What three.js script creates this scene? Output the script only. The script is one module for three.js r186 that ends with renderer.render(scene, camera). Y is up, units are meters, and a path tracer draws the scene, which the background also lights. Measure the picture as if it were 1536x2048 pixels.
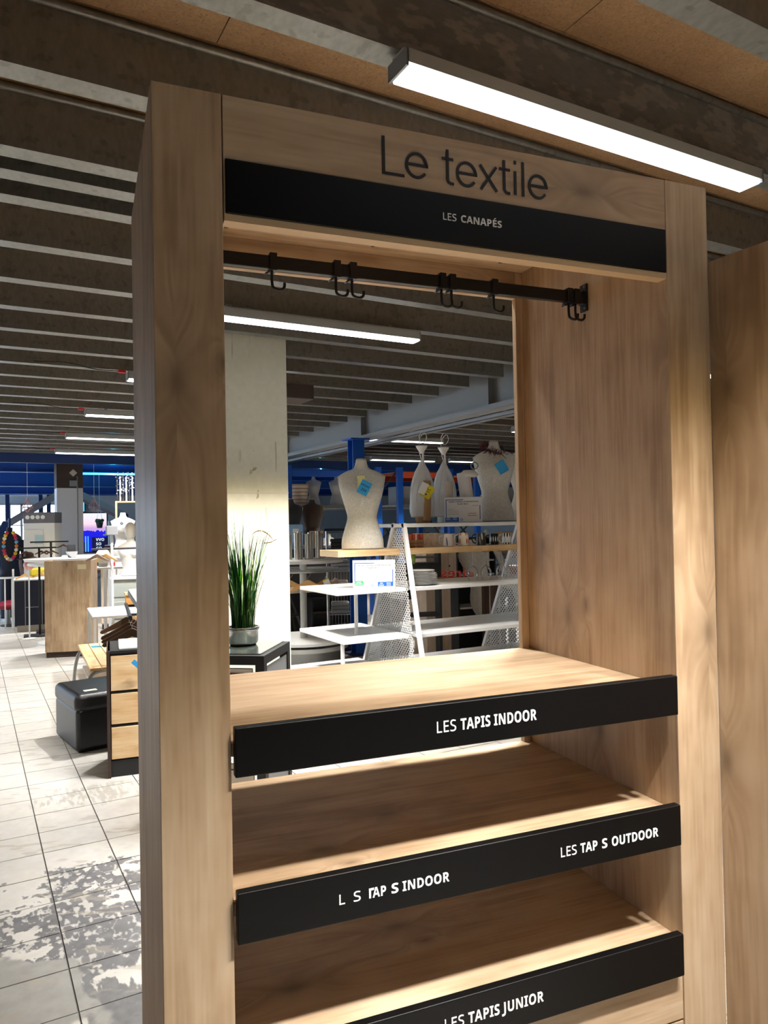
import * as THREE from 'three';
import { RoundedBoxGeometry } from 'three/addons/geometries/RoundedBoxGeometry.js';
import { TextGeometry } from 'three/addons/geometries/TextGeometry.js';
import { FontLoader } from 'three/addons/loaders/FontLoader.js';
import { mergeGeometries } from 'three/addons/utils/BufferGeometryUtils.js';

// ---------------------------------------------------------------- camera, sky, exposure
const R = Math.PI / 180;
const scene = new THREE.Scene();
const camera = new THREE.PerspectiveCamera(69.14, 0.75, 0.05, 120);
camera.position.set(0, 1.6, 0);
camera.rotation.order = 'YXZ';
camera.rotation.set(0.83 * R, -29.118 * R, -1.07 * R);
const renderer = new THREE.WebGLRenderer({ antialias: true });
renderer.toneMapping = THREE.LinearToneMapping;
renderer.toneMappingExposure = 0.86;
renderer.shadowMap.enabled = true;
scene.background = new THREE.Color().setRGB(7.0, 8.2, 9.6);       // overcast daylight beyond the shop windows
const LAMP = 62;                                                   // candela of one ceiling strip along its axis

// ---------------------------------------------------------------- helpers
let sd = 12345;
const rnd = (a = 0, b = 1) => { sd = (sd * 1664525 + 1013904223) >>> 0; return a + (b - a) * sd / 4294967296; };
const used = {};
const numbered = (n) => { if (!(n in used)) { used[n] = 0; return n; } used[n]++; return n + '_' + String(used[n]).padStart(3, '0'); };
function obj(name, g, m, parent = scene) {
  const geo = Array.isArray(g) ? (g.length === 1 ? g[0] : merge(g)) : g;
  const o = new THREE.Mesh(geo, m); o.name = parent === scene ? numbered(name) : name; parent.add(o); return o;
}
function merge(list) {
  const l = list.map((g) => { const h = g.index ? g.toNonIndexed() : g.clone(); for (const k of Object.keys(h.attributes)) if (!['position', 'normal', 'uv'].includes(k)) h.deleteAttribute(k); return h; });
  return mergeGeometries(l);
}
function tag(o, label, category, group) { o.userData.label = label; o.userData.category = category; if (group) o.userData.group = group; return o; }
function thing(name, label, category, [x, y, z] = [0, 0, 0], ry = 0, group) {
  const o = new THREE.Group(); o.name = numbered(name); scene.add(o); o.position.set(x, y, z); o.rotation.y = ry * R; return tag(o, label, category, group);
}
function dup(o, label, [x, y, z], ry) { const c = o.clone(); c.name = numbered(o.name.replace(/_\d+$/, '')); scene.add(c); c.position.set(x, y, z); if (ry !== undefined) c.rotation.y = ry * R; c.userData = { ...o.userData, label }; return c; }
function struct(name) { const o = new THREE.Group(); o.name = name; o.userData.kind = 'structure'; scene.add(o); return o; }
const bx = (w, h, d, x = 0, y = 0, z = 0) => new THREE.BoxGeometry(w, h, d).translate(x, y, z);
const span = (x0, x1, y0, y1, z0, z1) => bx(Math.abs(x1 - x0), Math.abs(y1 - y0), Math.abs(z1 - z0), (x0 + x1) / 2, (y0 + y1) / 2, (z0 + z1) / 2);
const rb = (w, h, d, r, x = 0, y = 0, z = 0, s = 2) => new RoundedBoxGeometry(w, h, d, s, r).translate(x, y, z);
const V = (x, y, z) => new THREE.Vector3(x, y, z);
function rod(a, b, r, seg = 8, r2 = r) {
  const p = V(...a), q = V(...b), d = q.clone().sub(p), g = new THREE.CylinderGeometry(r2, r, d.length(), seg);
  g.applyQuaternion(new THREE.Quaternion().setFromUnitVectors(V(0, 1, 0), d.clone().normalize())); return g.translate(...p.add(q).multiplyScalar(0.5).toArray());
}
function bar(a, b, w, t) {   // flat bar from a to b, w across, t thick
  const p = V(...a), q = V(...b), d = q.clone().sub(p), g = new THREE.BoxGeometry(w, d.length(), t);
  g.applyQuaternion(new THREE.Quaternion().setFromUnitVectors(V(0, 1, 0), d.clone().normalize())); return g.translate(...p.add(q).multiplyScalar(0.5).toArray());
}
const tube = (pts, r, n = 24, seg = 6, closed = false) => new THREE.TubeGeometry(new THREE.CatmullRomCurve3(pts.map((p) => V(...p)), closed, 'centripetal'), n, r, seg, closed);
const lathe = (pts, n = 24) => new THREE.LatheGeometry(pts.map((p) => new THREE.Vector2(...p)), n);
const sph = (r, x, y, z, sx = 1, sy = 1, sz = 1, n = 20) => new THREE.SphereGeometry(r, n, n * 0.7 | 0).scale(sx, sy, sz).translate(x, y, z);
// loft through elliptical rings [y, half width, half depth, x shift, z shift]
function loft(rings, n = 28, pw = 1) {
  const pos = [], uv = [], idx = [];
  rings.forEach(([y, a, b, xs = 0, zs = 0], i) => {
    for (let k = 0; k <= n; k++) {
      const t = k / n * Math.PI * 2, c = Math.cos(t), s = Math.sin(t);
      pos.push(xs + a * Math.sign(c) * Math.abs(c) ** pw, y, zs + b * Math.sign(s) * Math.abs(s) ** pw); uv.push(k / n, i / (rings.length - 1));
    }
  });
  for (let i = 0; i < rings.length - 1; i++) for (let k = 0; k < n; k++) { const a = i * (n + 1) + k, b = a + n + 1; idx.push(a, b, a + 1, b, b + 1, a + 1); }
  for (const [i, up] of [[0, 0], [rings.length - 1, 1]]) {
    const r = rings[i], c = pos.length / 3; pos.push(r[3] || 0, r[0], r[4] || 0); uv.push(.5, .5);
    const base = i * (n + 1);
    for (let k = 0; k < n; k++) up ? idx.push(c, base + k + 1, base + k) : idx.push(c, base + k, base + k + 1);
  }
  const g = new THREE.BufferGeometry(); g.setAttribute('position', new THREE.Float32BufferAttribute(pos, 3)); g.setAttribute('uv', new THREE.Float32BufferAttribute(uv, 2)); g.setIndex(idx); g.computeVertexNormals(); return g;
}
function smooth(pts, n = 40) { // resample rings by catmull-rom
  const out = [], m = pts.length - 1, L = pts[0].length;
  for (let i = 0; i <= n; i++) {
    const f = i / n * m, k = Math.min(m - 1, f | 0), t = f - k, p = (j) => pts[Math.max(0, Math.min(m, j))];
    out.push(Array.from({ length: L }, (_, c) => { const a = p(k - 1)[c], b = p(k)[c], d = p(k + 1)[c], e = p(k + 2)[c]; return .5 * (2 * b + (d - a) * t + (2 * a - 5 * b + 4 * d - e) * t * t + (3 * b - a - 3 * d + e) * t * t * t); }));
  } return out;
}
// ---------------------------------------------------------------- textures
const hash = (x, y, s) => { let h = (x * 374761393 + y * 668265263 + s * 974634757) | 0; h = Math.imul(h ^ (h >>> 13), 1274126177); return ((h ^ (h >>> 16)) >>> 0) / 4294967296; };
function pn(x, y, px, py, s) {
  const x0 = Math.floor(x), y0 = Math.floor(y), fx = x - x0, fy = y - y0, u = fx * fx * (3 - 2 * fx), v = fy * fy * (3 - 2 * fy), m = (a, p) => ((a % p) + p) % p;
  const a = hash(m(x0, px), m(y0, py), s), b = hash(m(x0 + 1, px), m(y0, py), s), c = hash(m(x0, px), m(y0 + 1, py), s), d = hash(m(x0 + 1, px), m(y0 + 1, py), s);
  return a + (b - a) * u + (c - a) * v + (a - b - c + d) * u * v;
}
const fbm = (x, y, px, py, s, o = 4) => { let t = 0, a = .5; for (let i = 0; i < o; i++) { t += a * pn(x, y, px, py, s + i); x *= 2; y *= 2; px *= 2; py *= 2; a *= .5; } return t / (1 - .5 ** o); };
const sstep = (a, b, x) => { const t = Math.max(0, Math.min(1, (x - a) / (b - a))); return t * t * (3 - 2 * t); };
const mix3 = (a, b, t) => [a[0] + (b[0] - a[0]) * t, a[1] + (b[1] - a[1]) * t, a[2] + (b[2] - a[2]) * t];
function dataTex(w, h, f, srgb = true) {
  const d = new Uint8Array(w * h * 4);
  for (let j = 0; j < h; j++) for (let i = 0; i < w; i++) { const c = f(i / w, j / h), k = (j * w + i) * 4; d[k] = c[0]; d[k + 1] = c[1]; d[k + 2] = c[2]; d[k + 3] = 255; }
  const t = new THREE.DataTexture(d, w, h); t.wrapS = t.wrapT = THREE.RepeatWrapping; t.magFilter = THREE.LinearFilter; t.minFilter = THREE.LinearMipmapLinearFilter; t.generateMipmaps = true; if (srgb) t.colorSpace = THREE.SRGBColorSpace; t.needsUpdate = true; return t;
}
const clone = (t, rx, ry) => { const c = t.clone(); c.repeat.set(rx, ry); c.needsUpdate = true; return c; };
function woodTex(base, dark, light, seed, w = 512, h = 1024) {
  const knots = []; for (let i = 0; i < 9; i++) knots.push([hash(i, 1, seed), hash(i, 2, seed), .012 + .016 * hash(i, 3, seed)]);
  return dataTex(w, h, (u, v) => {
    let warp = 0, kn = 0;
    for (const [a, b, r] of knots) { let dx = u - a, dy = (v - b) * 2; dx -= Math.round(dx); dy -= 2 * Math.round(dy / 2); const q = dx * dx + dy * dy * .22; const e = Math.exp(-q / (r * r * 3)); warp += e * .05 * Math.sign(dx); kn += Math.exp(-q / (r * r * .25)) * .55 + .25 * e; }
    const uu = u + warp + .02 * (fbm(u * 4, v * 4, 4, 4, seed + 9) - .5);
    const broad = fbm(uu * 10, v * 3, 10, 3, seed), mid = fbm(uu * 40, v * 5, 40, 5, seed + 3), fine = pn(uu * 200, v * 22, 200, 22, seed + 6), mott = fbm(u * 14, v * 20, 14, 20, seed + 12);
    let t = (broad - .5) * 1.6 + (mid - .5) * 1.1 + (fine - .5) * .55 + (mott - .5) * .9;
    let c = t > 0 ? mix3(base, light, Math.min(1, t * 1.4)) : mix3(base, dark, Math.min(1, -t * 1.4));
    return mix3(c, dark.map((q) => q * .72), Math.min(.8, kn));
  });
}
const oakTex = woodTex([189, 162, 130], [162, 134, 103], [205, 182, 152], 5);
const oakBump = dataTex(512, 512, (u, v) => { const q = 110 + 90 * pn(u * 220, v * 14, 220, 14, 3) + 50 * pn(u * 60, v * 9, 60, 9, 8); return [q, q, q]; }, false);
const limeTex = woodTex([222, 186, 138], [196, 154, 104], [236, 208, 165], 31, 256, 512);
const paleTex = woodTex([226, 205, 182], [208, 184, 160], [236, 218, 198], 47, 256, 512);
const galvTex = dataTex(1024, 256, (u, v) => {
  const a = fbm(u * 40, v * 10, 40, 10, 71, 5), b = fbm(u * 90, v * 22, 90, 22, 75, 3), st = sstep(.52, .6, a + (b - .5) * .25), rust = sstep(.72, .8, fbm(u * 14, v * 5, 14, 5, 83, 4));
  return mix3(mix3([142, 143, 144], [168, 166, 162], st), [118, 112, 106], rust * .7).map((q) => q * (.9 + .2 * b));
});
const flangeTex = dataTex(1024, 64, (u, v) => { const b = fbm(u * 260, v * 5, 260, 5, 99, 3), c = sstep(.63, .72, fbm(u * 60, v * 3, 60, 3, 93, 4)); return mix3([222, 222, 219], [176, 174, 170], c * .5).map((q) => q * (.92 + .16 * b)); });
const chipTex = dataTex(512, 512, (u, v) => { const a = pn(u * 128, v * 128, 128, 128, 14), b = fbm(u * 6, v * 6, 6, 6, 17), q = sstep(.8, .95, pn(u * 180, v * 180, 180, 180, 23)); return mix3(mix3([176, 142, 104], [150, 116, 82], b), [118, 88, 60], q * .7).map((k) => k * (.94 + .12 * a)); });
const plasterTex = dataTex(512, 1024, (u, v) => {
  const a = fbm(u * 4, v * 8, 4, 8, 201), b = fbm(u * 40, v * 80, 40, 80, 205, 3);
  const scuff = sstep(.7, .76, fbm(u * 9, v * 18, 9, 18, 211, 4)) * sstep(.55, .7, b) + sstep(.78, .8, fbm(u * 30, v * 6, 30, 6, 219, 3)) * sstep(.5, .6, fbm(u * 3, v * 5, 3, 5, 214)) * .5;
  return mix3(mix3([224, 222, 206], [213, 209, 190], a), [150, 138, 112], Math.min(.8, scuff)).map((q) => q * (.97 + .05 * b));
});
const linenTex = dataTex(256, 256, (u, v) => { const q = .9 + .1 * pn(u * 128, v * 20, 128, 20, 3) * pn(u * 20, v * 128, 20, 128, 4) * 2; return [222 * q, 219 * q, 210 * q]; });
const grainBump = dataTex(256, 256, (u, v) => { const q = 255 * fbm(u * 32, v * 32, 32, 32, 5, 3); return [q, q, q]; }, false);
// painted tile floor with worn patches; covers x -0.6..1.9 and z -1.6..-14.6
const FX0 = -.6, FX1 = 1.9, FZ0 = -14.6, FZ1 = -1.6;
const floorTex = dataTex(768, 2048, (u, v) => {
  const x = FX0 + u * (FX1 - FX0), z = FZ0 + v * (FZ1 - FZ0);
  const warp = (fbm(x * 3 + 40, z * 3 + 60, 512, 512, 7) - .5) * .5;
  const n = fbm(x * 5 + 90 + warp, z * 5 + 80, 512, 512, 301, 5), f = fbm(x * 26 + 300, z * 26 + 500, 4096, 4096, 307, 4), g = fbm(x * 60 + 300, z * 14 + 500, 4096, 4096, 311, 3);
  let c = mix3([205, 204, 199], [188, 186, 179], fbm(x * 2 + 50, z * 2 + 50, 512, 512, 317));
  c = c.map((q) => q * (.95 + .09 * f));
  const d1 = Math.hypot((x - .42) / .5, (z + 3.22) / .5), d2 = Math.hypot((x - .1) / .22, (z + 2.75) / .42), d3 = Math.hypot((x - .42) / .22, (z + 2.7) / .3), d4 = Math.hypot((x - .62) / .38, (z + 4.75) / .22);
  const ridge = Math.abs(fbm(x * 9 + 20, z * 9 + 70, 2048, 2048, 341, 3) - .5), flake = sstep(.6, .66, fbm(x * 46 + 90, z * 30 + 20, 8192, 8192, 347, 3)), crack = 1 - sstep(.004, .012, ridge);
  const worn = sstep(.0, .06, 1.05 - d1 + (n - .5) * 2.0 + (f - .5) * 1.2 - .25) * (1 - .8 * flake) * (1 - .75 * crack), worn3 = sstep(.0, .08, .9 - d3 + (n - .5) * 2.4 + (g - .5) * .9 - .25);
  const pale = sstep(.0, .1, 1.05 - d2 + (n - .5) * 1.2), smear = sstep(.0, .5, .9 - d4 + (n - .5) * 1.6 + (g - .5) * .9);
  c = mix3(c, [108, 109, 111].map((q) => q * (.86 + .3 * f)), Math.max(worn, worn3 * .9));
  c = mix3(c, [150, 150, 146].map((q) => q * (.92 + .16 * f)), pale);
  c = mix3(c, [150, 146, 136], smear * .6 * sstep(.4, .6, g));
  const scr = sstep(.70, .74, fbm(x * 5 + z * 2 + 700, z * 22 - x * 9 + 900, 8192, 8192, 331, 3)); c = mix3(c, [158, 152, 140], scr * .5);
  return c;
});
const canvas = (w, h, draw) => { const c = document.createElement('canvas'); c.width = w; c.height = h; draw(c.getContext('2d'), w, h); const t = new THREE.CanvasTexture(c); t.colorSpace = THREE.SRGBColorSpace; return t; };
// ---------------------------------------------------------------- materials
const std = (c, rough = .6, metal = 0, o = {}) => new THREE.MeshStandardMaterial({ color: c, roughness: rough, metalness: metal, ...o });
const M = {
  oak: std('#ffffff', .5, 0, { map: oakTex, bumpMap: oakBump, bumpScale: .0006 }), oakEdge: std('#c9ae88', .5), lime: std('#ffffff', .5, 0, { map: limeTex }), pale: std('#ffffff', .55, 0, { map: paleTex }),
  black: new THREE.MeshPhysicalMaterial({ color: '#050506', roughness: .42, specularIntensity: .5 }), blackMatt: std('#141416', .6), rail: std('#101216', .42), ink: std('#1b1d22', .6), whiteText: std('#f2f2f0', .5), screw: std('#8c8a86', .35, .9),
  galv: std('#979692', .38, .6, { map: clone(flangeTex, .35, 8) }), stainedLit: std('#cfcecb', .5, .15, { map: clone(galvTex, .35, 3) }), flange: std('#8b8c8d', .4, .45), chip: std('#ffffff', .75, 0, { map: clone(chipTex, 1.2, 1.2) }), beamGrey: std('#8b8c8d', .4, .45),
  plaster: std('#ffffff', .7, 0, { map: plasterTex }), white: std('#eceded', .38), whiteSatin: std('#e2e4e4', .3), wallGrey: std('#c3cad0', .8), grout: std('#6c6862', .9), tile: std('#aaa69d', .36), floorPaint: std('#ffffff', .34, 0, { map: floorTex }), vinyl: std('#b5aa9c', .45),
  blue: std('#0b4fae', .45), blueDark: std('#0c2f66', .5), orange: std('#c8512a', .5), linen: std('#ffffff', .85, 0, { map: clone(linenTex, 3, 3) }), plastic: std('#f1efec', .3), greyMan: std('#b9b9b4', .5),
  leather: std('#111216', .36, 0, { bumpMap: clone(grainBump, 4, 4), bumpScale: .0008 }), chrome: std('#cfd2d4', .18, .95), steel: std('#9a9d9f', .34, .85), darkSteel: std('#3d4044', .4, .7), tubeGrey: std('#b9bdbb', .4, .3), foil: std('#d8d6d0', .25, .8),
  hanger: std('#d9a968', .42), hangerDark: std('#4d3421', .45), darkWood: std('#4a3528', .55), brown: std('#3a2a22', .6), grey: std('#8c8f92', .55), charcoal: std('#2b2e33', .6), navy: std('#10182e', .7), beige: std('#cfc3b4', .7), card: std('#f4f4f2', .6),
  tagBlue: std('#2f9bd6', .7), tagYellow: std('#e7d21e', .7), red: std('#d0302c', .45), coral: std('#e8423f', .45), pink: std('#e7a79d', .5), leafA: std('#3d7a2c', .5), leafB: std('#5c9a33', .5), leafC: std('#1f4f2a', .5), leafD: std('#8aa93e', .5), soil: std('#241a12', .9),
  glass: new THREE.MeshPhysicalMaterial({ color: '#ffffff', roughness: .02, transmission: 1, thickness: .002, ior: 1.45 }), pane: new THREE.MeshPhysicalMaterial({ color: '#f4f8fa', roughness: .03, transmission: 1, thickness: 0 }), mirror: std('#9aa69a', .06, .9),
  film: new THREE.MeshPhysicalMaterial({ color: '#f6f8fa', roughness: .3, transmission: .3, thickness: 0 }), kraft: std('#b08a5c', .7), mustard: std('#c9b31c', .7), crimson: std('#8e1430', .7), purple: std('#2a2350', .7), maroon: std('#5a1f22', .8),
  glow: std('#ffffff', .4, 0, { emissive: '#f4f9ff', emissiveIntensity: 7 }), glowCyan: std('#ffffff', .4, 0, { emissive: '#46d8ff', emissiveIntensity: 3 }), bulbGlow: std('#ffffff', .4, 0, { emissive: '#ffffff', emissiveIntensity: 5 }),
};
// a board with rounded edges and wood uv in metres; axis = direction of the grain
function board(w, h, d, x, y, z, axis = 'y', r = .002) {
  const g = rb(w, h, d, r, x, y, z, 1), p = g.attributes.position, n = g.attributes.normal, uv = g.attributes.uv, ou = rnd(0, 1), ov = rnd(0, 1);
  for (let i = 0; i < p.count; i++) {
    const P = [p.getX(i), p.getY(i), p.getZ(i)], N = [Math.abs(n.getX(i)), Math.abs(n.getY(i)), Math.abs(n.getZ(i))], a = 'xyz'.indexOf(axis), o = [0, 1, 2].filter((k) => k !== a), c = N[o[0]] > N[o[1]] ? o[1] : o[0];
    uv.setXY(i, P[c] + ou, P[a] / 2 + ov);
  } return g;
}
const bspan = (x0, x1, y0, y1, z0, z1, axis, r) => board(x1 - x0, y1 - y0, Math.abs(z1 - z0), (x0 + x1) / 2, (y0 + y1) / 2, (z0 + z1) / 2, axis, r);
function worldUV(g, su, sv, a, b) { const p = g.attributes.position, uv = g.attributes.uv, ax = { x: 'getX', y: 'getY', z: 'getZ' }; for (let i = 0; i < p.count; i++) uv.setXY(i, p[ax[a]](i) * su, p[ax[b]](i) * sv); return g; }
const fontL = await new FontLoader().loadAsync('fonts/droid/droid_sans_regular.typeface.json'), fontB = await new FontLoader().loadAsync('fonts/droid/droid_sans_bold.typeface.json');
function word(s, font, cap, x0, x1, y, z, depth = .0012) {
  const ref = new TextGeometry('H', { font, size: 1, depth: .1, curveSegments: 4 }); ref.computeBoundingBox(); const ch = ref.boundingBox.max.y;
  const g = new TextGeometry(s, { font, size: 1, depth: 1, curveSegments: 5 }); g.computeBoundingBox(); const b = g.boundingBox;
  return g.translate(-b.min.x, 0, 0).scale((x1 - x0) / (b.max.x - b.min.x), cap / ch, depth).translate(x0, y, z);
}
// ================================================================ SETTING
const CEIL = 2.9, DECK = 3.12;
const floor = struct('floor');
obj('slab', span(-5, 17, -.25, -.006, -26, 4.5), M.grout, floor);
const TX = .3016, TZ = .2775, tx0 = .2985 - 3 * TX, tz0 = -4.34;
const rest = [], seen = [];
for (let i = -16; i < 58; i++) for (let j = -33; j < 80; j++) {
  const x = tx0 + i * TX, z = tz0 - j * TZ; if (x < -4.9 || x > 16.7 || z < -25.8 || z > 4.2) continue;
  const g = bx(TX - .006, .012, TZ - .006, x + TX / 2, -.006 + rnd(-.0006, .0006), z - TZ / 2);
  if (x > -.62 + .1 && x < 1.45 && z < -1.9 && z > -13.9) {
    const p = g.attributes.position, uv = g.attributes.uv; for (let k = 0; k < p.count; k++) uv.setXY(k, (p.getX(k) - FX0) / (FX1 - FX0), (p.getZ(k) - FZ0) / (FZ1 - FZ0));
    seen.push(g);
  } else rest.push(g);
}
seen.sort((a, b) => { a.computeBoundingBox(); b.computeBoundingBox(); return b.boundingBox.max.z - a.boundingBox.max.z; });
seen.forEach((g, i) => { if (i < 290) obj('tile', g, M.floorPaint, floor); });
if (seen.length > 290) obj('worn_tiles', seen.slice(290), M.floorPaint, floor).userData.kind = 'stuff';
const tileRest = obj('plain_tiles', rest, M.tile, floor); tileRest.userData.kind = 'stuff';

const ceiling = struct('ceiling');
obj('upper_slab', span(-5, 17, DECK + .022, DECK + .25, -14.5, 4.5), M.chip, ceiling);
const purl = [-3.9, -3.37, -2.84, -2.3, -1.76, -1.24, -.72, -.19, .34, .8, 1.21, 1.738, 2.285, 2.79, 2.975, 3.2, 3.72]; for (let z = 4.26; z < 14.3; z += .533) purl.push(z);
function box2(x0, x1) { // steel section: web at the near side, bottom flange pointing away, rolled top
  const web = span(x0, x1, .003, .196, -.005, 0), fl = span(x0, x1, 0, .005, -.085, .001), lip = span(x0, x1, .005, .018, -.085, -.081);
  const roll = new THREE.CylinderGeometry(.013, .013, x1 - x0, 10).rotateZ(Math.PI / 2).translate((x0 + x1) / 2, .2, .004), top = span(x0, x1, .206, .219, -.06, .004);
  worldUV(web, 1, 1, 'x', 'y'); return [web, worldUV(merge([fl, lip]), 1, 1, 'x', 'z'), worldUV(merge([roll, top]), 1, 1, 'x', 'y')];
}
const pL = box2(-4.9, 4.235), pR = box2(4.43, 16.8);
purl.forEach((z, i) => {
  for (const [P, show] of [[pL, 1], [pR, z > 4]]) {
    if (!show) continue;
    const w = obj('purlin', P[0], i === 11 ? M.stainedLit : M.galv, ceiling); w.position.set(0, CEIL, -z);  // web over the lamp: stained steel, with lamp glow painted in as paler base
    obj('bottom_flange', P[1], M.galv, w); obj('rolled_top', P[2], M.galv, w);
  }
});
// chipboard deck panels, seams where the photograph shows them
const bays = [.34, 1.21, 1.72, 2.27, 2.79, 3.2, 3.72, 4.26, 4.8, 5.33]; const off = [.3, 1.633, .692, 1.4, .2, 1.9, .9, 1.5, .4];
for (let i = 0; i < bays.length - 1; i++) for (let x = off[i] - 7.32; x < 16; x += 2.44) {
  const a = Math.max(-4.9, x) + .0015, b = Math.min(16.8, x + 2.44) - .0015; if (b - a < .1) continue;
  const g = span(a, b, DECK, DECK + .02, -bays[i] - .001, -bays[i + 1] + .001); worldUV(g, 1, 1, 'x', 'z'); obj('deck_panel', g, M.chip, ceiling);
}
obj('deck_field', [worldUV(span(-4.9, 16.8, DECK, DECK + .02, -5.33, -14.4), 1, 1, 'x', 'z'), worldUV(span(-4.9, 16.8, DECK, DECK + .02, 4.4, -.34), 1, 1, 'x', 'z')], M.chip, ceiling);
{ // primary beam that runs away from the viewer, and the joists' end plates
  const b = obj('primary_beam', worldUV(span(4.325, 4.34, 2.66, 3.1, -14.3, 4), 1, 1, 'z', 'y'), M.beamGrey, ceiling);
  obj('beam_flange', [span(4.25, 4.42, 2.64, 2.655, -14.3, 4), span(4.25, 4.256, 2.655, 2.69, -14.3, 4), span(4.25, 4.42, 3.1, 3.115, -14.3, 4)], M.flange, b);
  obj('stiffener', [-3, -5.6, -8.2, -10.8].map((z) => span(4.255, 4.325, 2.655, 3.1, z, z + .012)), M.beamGrey, b);
  obj('cable_tray', [span(4.46, 4.56, 2.6, 2.606, -14.3, 2), span(4.46, 4.466, 2.6, 2.64, -14.3, 2), span(4.554, 4.56, 2.6, 2.64, -14.3, 2)], M.flange, b);
}
// blue painted steelwork further back
{
  const c = obj('blue_deck', span(-5, 17, 3.2, 3.35, -26, -14.4), M.blueDark, ceiling);
  obj('blue_fascia', span(-5, 17, 2.78, 3.2, -14.62, -14.5), M.blueDark, c);
  for (const [z, y] of [[-16.1, 2.72], [-18.2, 2.55], [-21, 2.5], [-23.6, 2.58]]) { const b = obj('blue_girder', [span(-5, 17, y + .02, y + .34, z - .02, z), span(-5, 17, y, y + .02, z - .12, z + .1)], M.blue, ceiling); obj('girder_edge', span(-5, 17, y - .004, y, z + .06, z + .1), M.flange, b); }
  for (let x = -.5; x < 9; x += .62) obj('blue_joist', [span(x, x + .07, 2.98, 2.985, -25.9, -14.7), span(x + .06, x + .07, 2.985, 3.2, -25.9, -14.7)], x % 1.24 < .62 ? M.tubeGrey : M.grey, ceiling);
}
function wall(name, g) { const o = obj(name, g, M.wallGrey); o.userData.kind = 'structure'; return o; }
wall('wall_left', [span(-5.2, -5, -.2, 3.4, -12, 4.6), span(-5.2, -5, -.2, .8, -26.2, -12), span(-5.2, -5, 2.5, 3.4, -26.2, -12), span(-5.2, -5, .8, 2.5, -26.2, -25.5)]); wall('wall_right', span(17, 17.2, -.2, 3.4, -26.2, 4.6)); wall('wall_near', span(-5.2, 17.2, -.2, 3.4, 4.5, 4.7));
wall('wall_far', [span(-5.2, -3.2, -.2, 3.4, -26.2, -26), span(-3.2, 2.6, -.2, .75, -26.2, -26), span(-3.2, 2.6, 2.42, 3.4, -26.2, -26), span(2.6, 17.2, -.2, 3.4, -26.2, -26)]);
{ const w = struct('window_1'); obj('frame', [-3.2, -1.5, -.2, .55, 1.05, 1.38, 1.98, 2.54].map((x) => span(x, x + .06, .75, 2.42, -26.1, -26)).concat([span(-3.2, 2.6, .75, .8, -26.1, -26), span(-3.2, 2.6, 2.37, 2.42, -26.1, -26), span(-3.2, 2.6, 1.72, 1.75, -26.08, -26.02)]), M.tubeGrey, w);
  [[-3.14, -1.5], [-1.44, -.2], [-.14, .55], [.61, 1.05], [1.11, 1.38], [1.44, 1.98], [2.04, 2.54]].forEach(([a, b]) => obj('pane', span(a, b, .8, 2.37, -26.06, -26.055), M.pane, w)); }
{ const w = struct('window_2'); obj('frame', [-12, -14.25, -16.5, -18.75, -21, -23.25, -25.5].map((z) => span(-5.1, -5.02, .8, 2.5, z - .03, z + .03)).concat([span(-5.1, -5.02, .8, .85, -25.5, -12), span(-5.1, -5.02, 2.45, 2.5, -25.5, -12)]), M.tubeGrey, w); for (let i = 0; i < 6; i++) obj('pane', span(-5.065, -5.06, .85, 2.45, -12.03 - i * 2.25, -14.22 - i * 2.25), M.pane, w); }
// dark blue window posts standing in front of the glass
[[.86, 'slim dark blue post in front of the shop window, left of the pale cabinet'], [1.66, 'dark blue post before the window, left one of the close pair'], [1.86, 'dark blue post before the window, right one of the close pair']].forEach(([x, l]) => { const o = thing('window_post', l, 'post', [x, 0, -22], 0, 'blue posts before the window'); obj('shaft', rb(.1, 2.55, .1, .01, 0, 1.275, 0), M.blueDark, o); obj('foot_plate', bx(.2, .015, .2, 0, .0075, 0), M.blueDark, o); });

// ================================================================ LAMPS
function stripLamp(x0, x1, z, label, o = {}) {
  const y = o.y ?? 2.81, n = o.n ?? 2, L = x1 - x0, g = thing('strip_lamp', label, 'lamp', [(x0 + x1) / 2, y, z], 0, 'linear ceiling lamps');
  const hs = o.h ?? .062, w = o.w ?? .095;
  obj('housing', [span(-L / 2, L / 2, .012, hs, -w / 2, w / 2), span(-L / 2, L / 2, hs, hs + .012, -w * .3, w * .3)], M.tubeGrey, g);
  obj('diffuser', rb(L - .012, .016, w * .86, .005, 0, .006, 0), M.glow, g);
  for (const s of [-1, 1]) { const e = obj('end_cap', span(s * L / 2 - .004, s * L / 2 + .004, .002, hs, -w * .5, w * .5), M.grey, g); }
  for (const s of [-.36, .36]) obj('hanging_clip', span(s * L - .015, s * L + .015, hs, CEIL - y + .002, -.012, .012), M.steel, g);
  if (o.cable) { obj('connector', rb(.06, .025, .025, .005, -L / 2 - .04, hs + .01, 0), M.red, g); obj('cable', tube([[-L / 2 - .07, hs + .01, 0], [-L / 2 - .25, hs + .01, .01], [-L / 2 - .45, hs + .04, .02], [-L / 2 - .7, hs + .03, .03]], .004), M.blackMatt, g); }
  const P = (o.p ?? 1.25) * LAMP / n;
  for (let i = 0; i < n; i++) {
    const x = -L / 2 + L * (i + .5) / n;
    for (const [col, k, ang, pen, r] of [['#fbfaff', 1, o.ang ?? 42, .3, 2.5], ['#ffe27e', .14, (o.ang ?? 42) + 4, .25, 2.5]]) {
      const s = new THREE.SpotLight(col, P * k, 0, ang * R, pen, 2); s.position.set(x, -.006, 0); s.target.position.set(x, -1, 0); s.shadow.radius = r; s.castShadow = true; s.name = 'lamp_light'; g.add(s); g.add(s.target); s.target.name = 'lamp_aim';
    }
  }
  return g;
}
stripLamp(1.04, 2.57, -1.74, 'bright strip lamp hanging just above the wooden shelf unit header', { n: 5, y: 2.83, w: .1, h: .05 });
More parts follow.
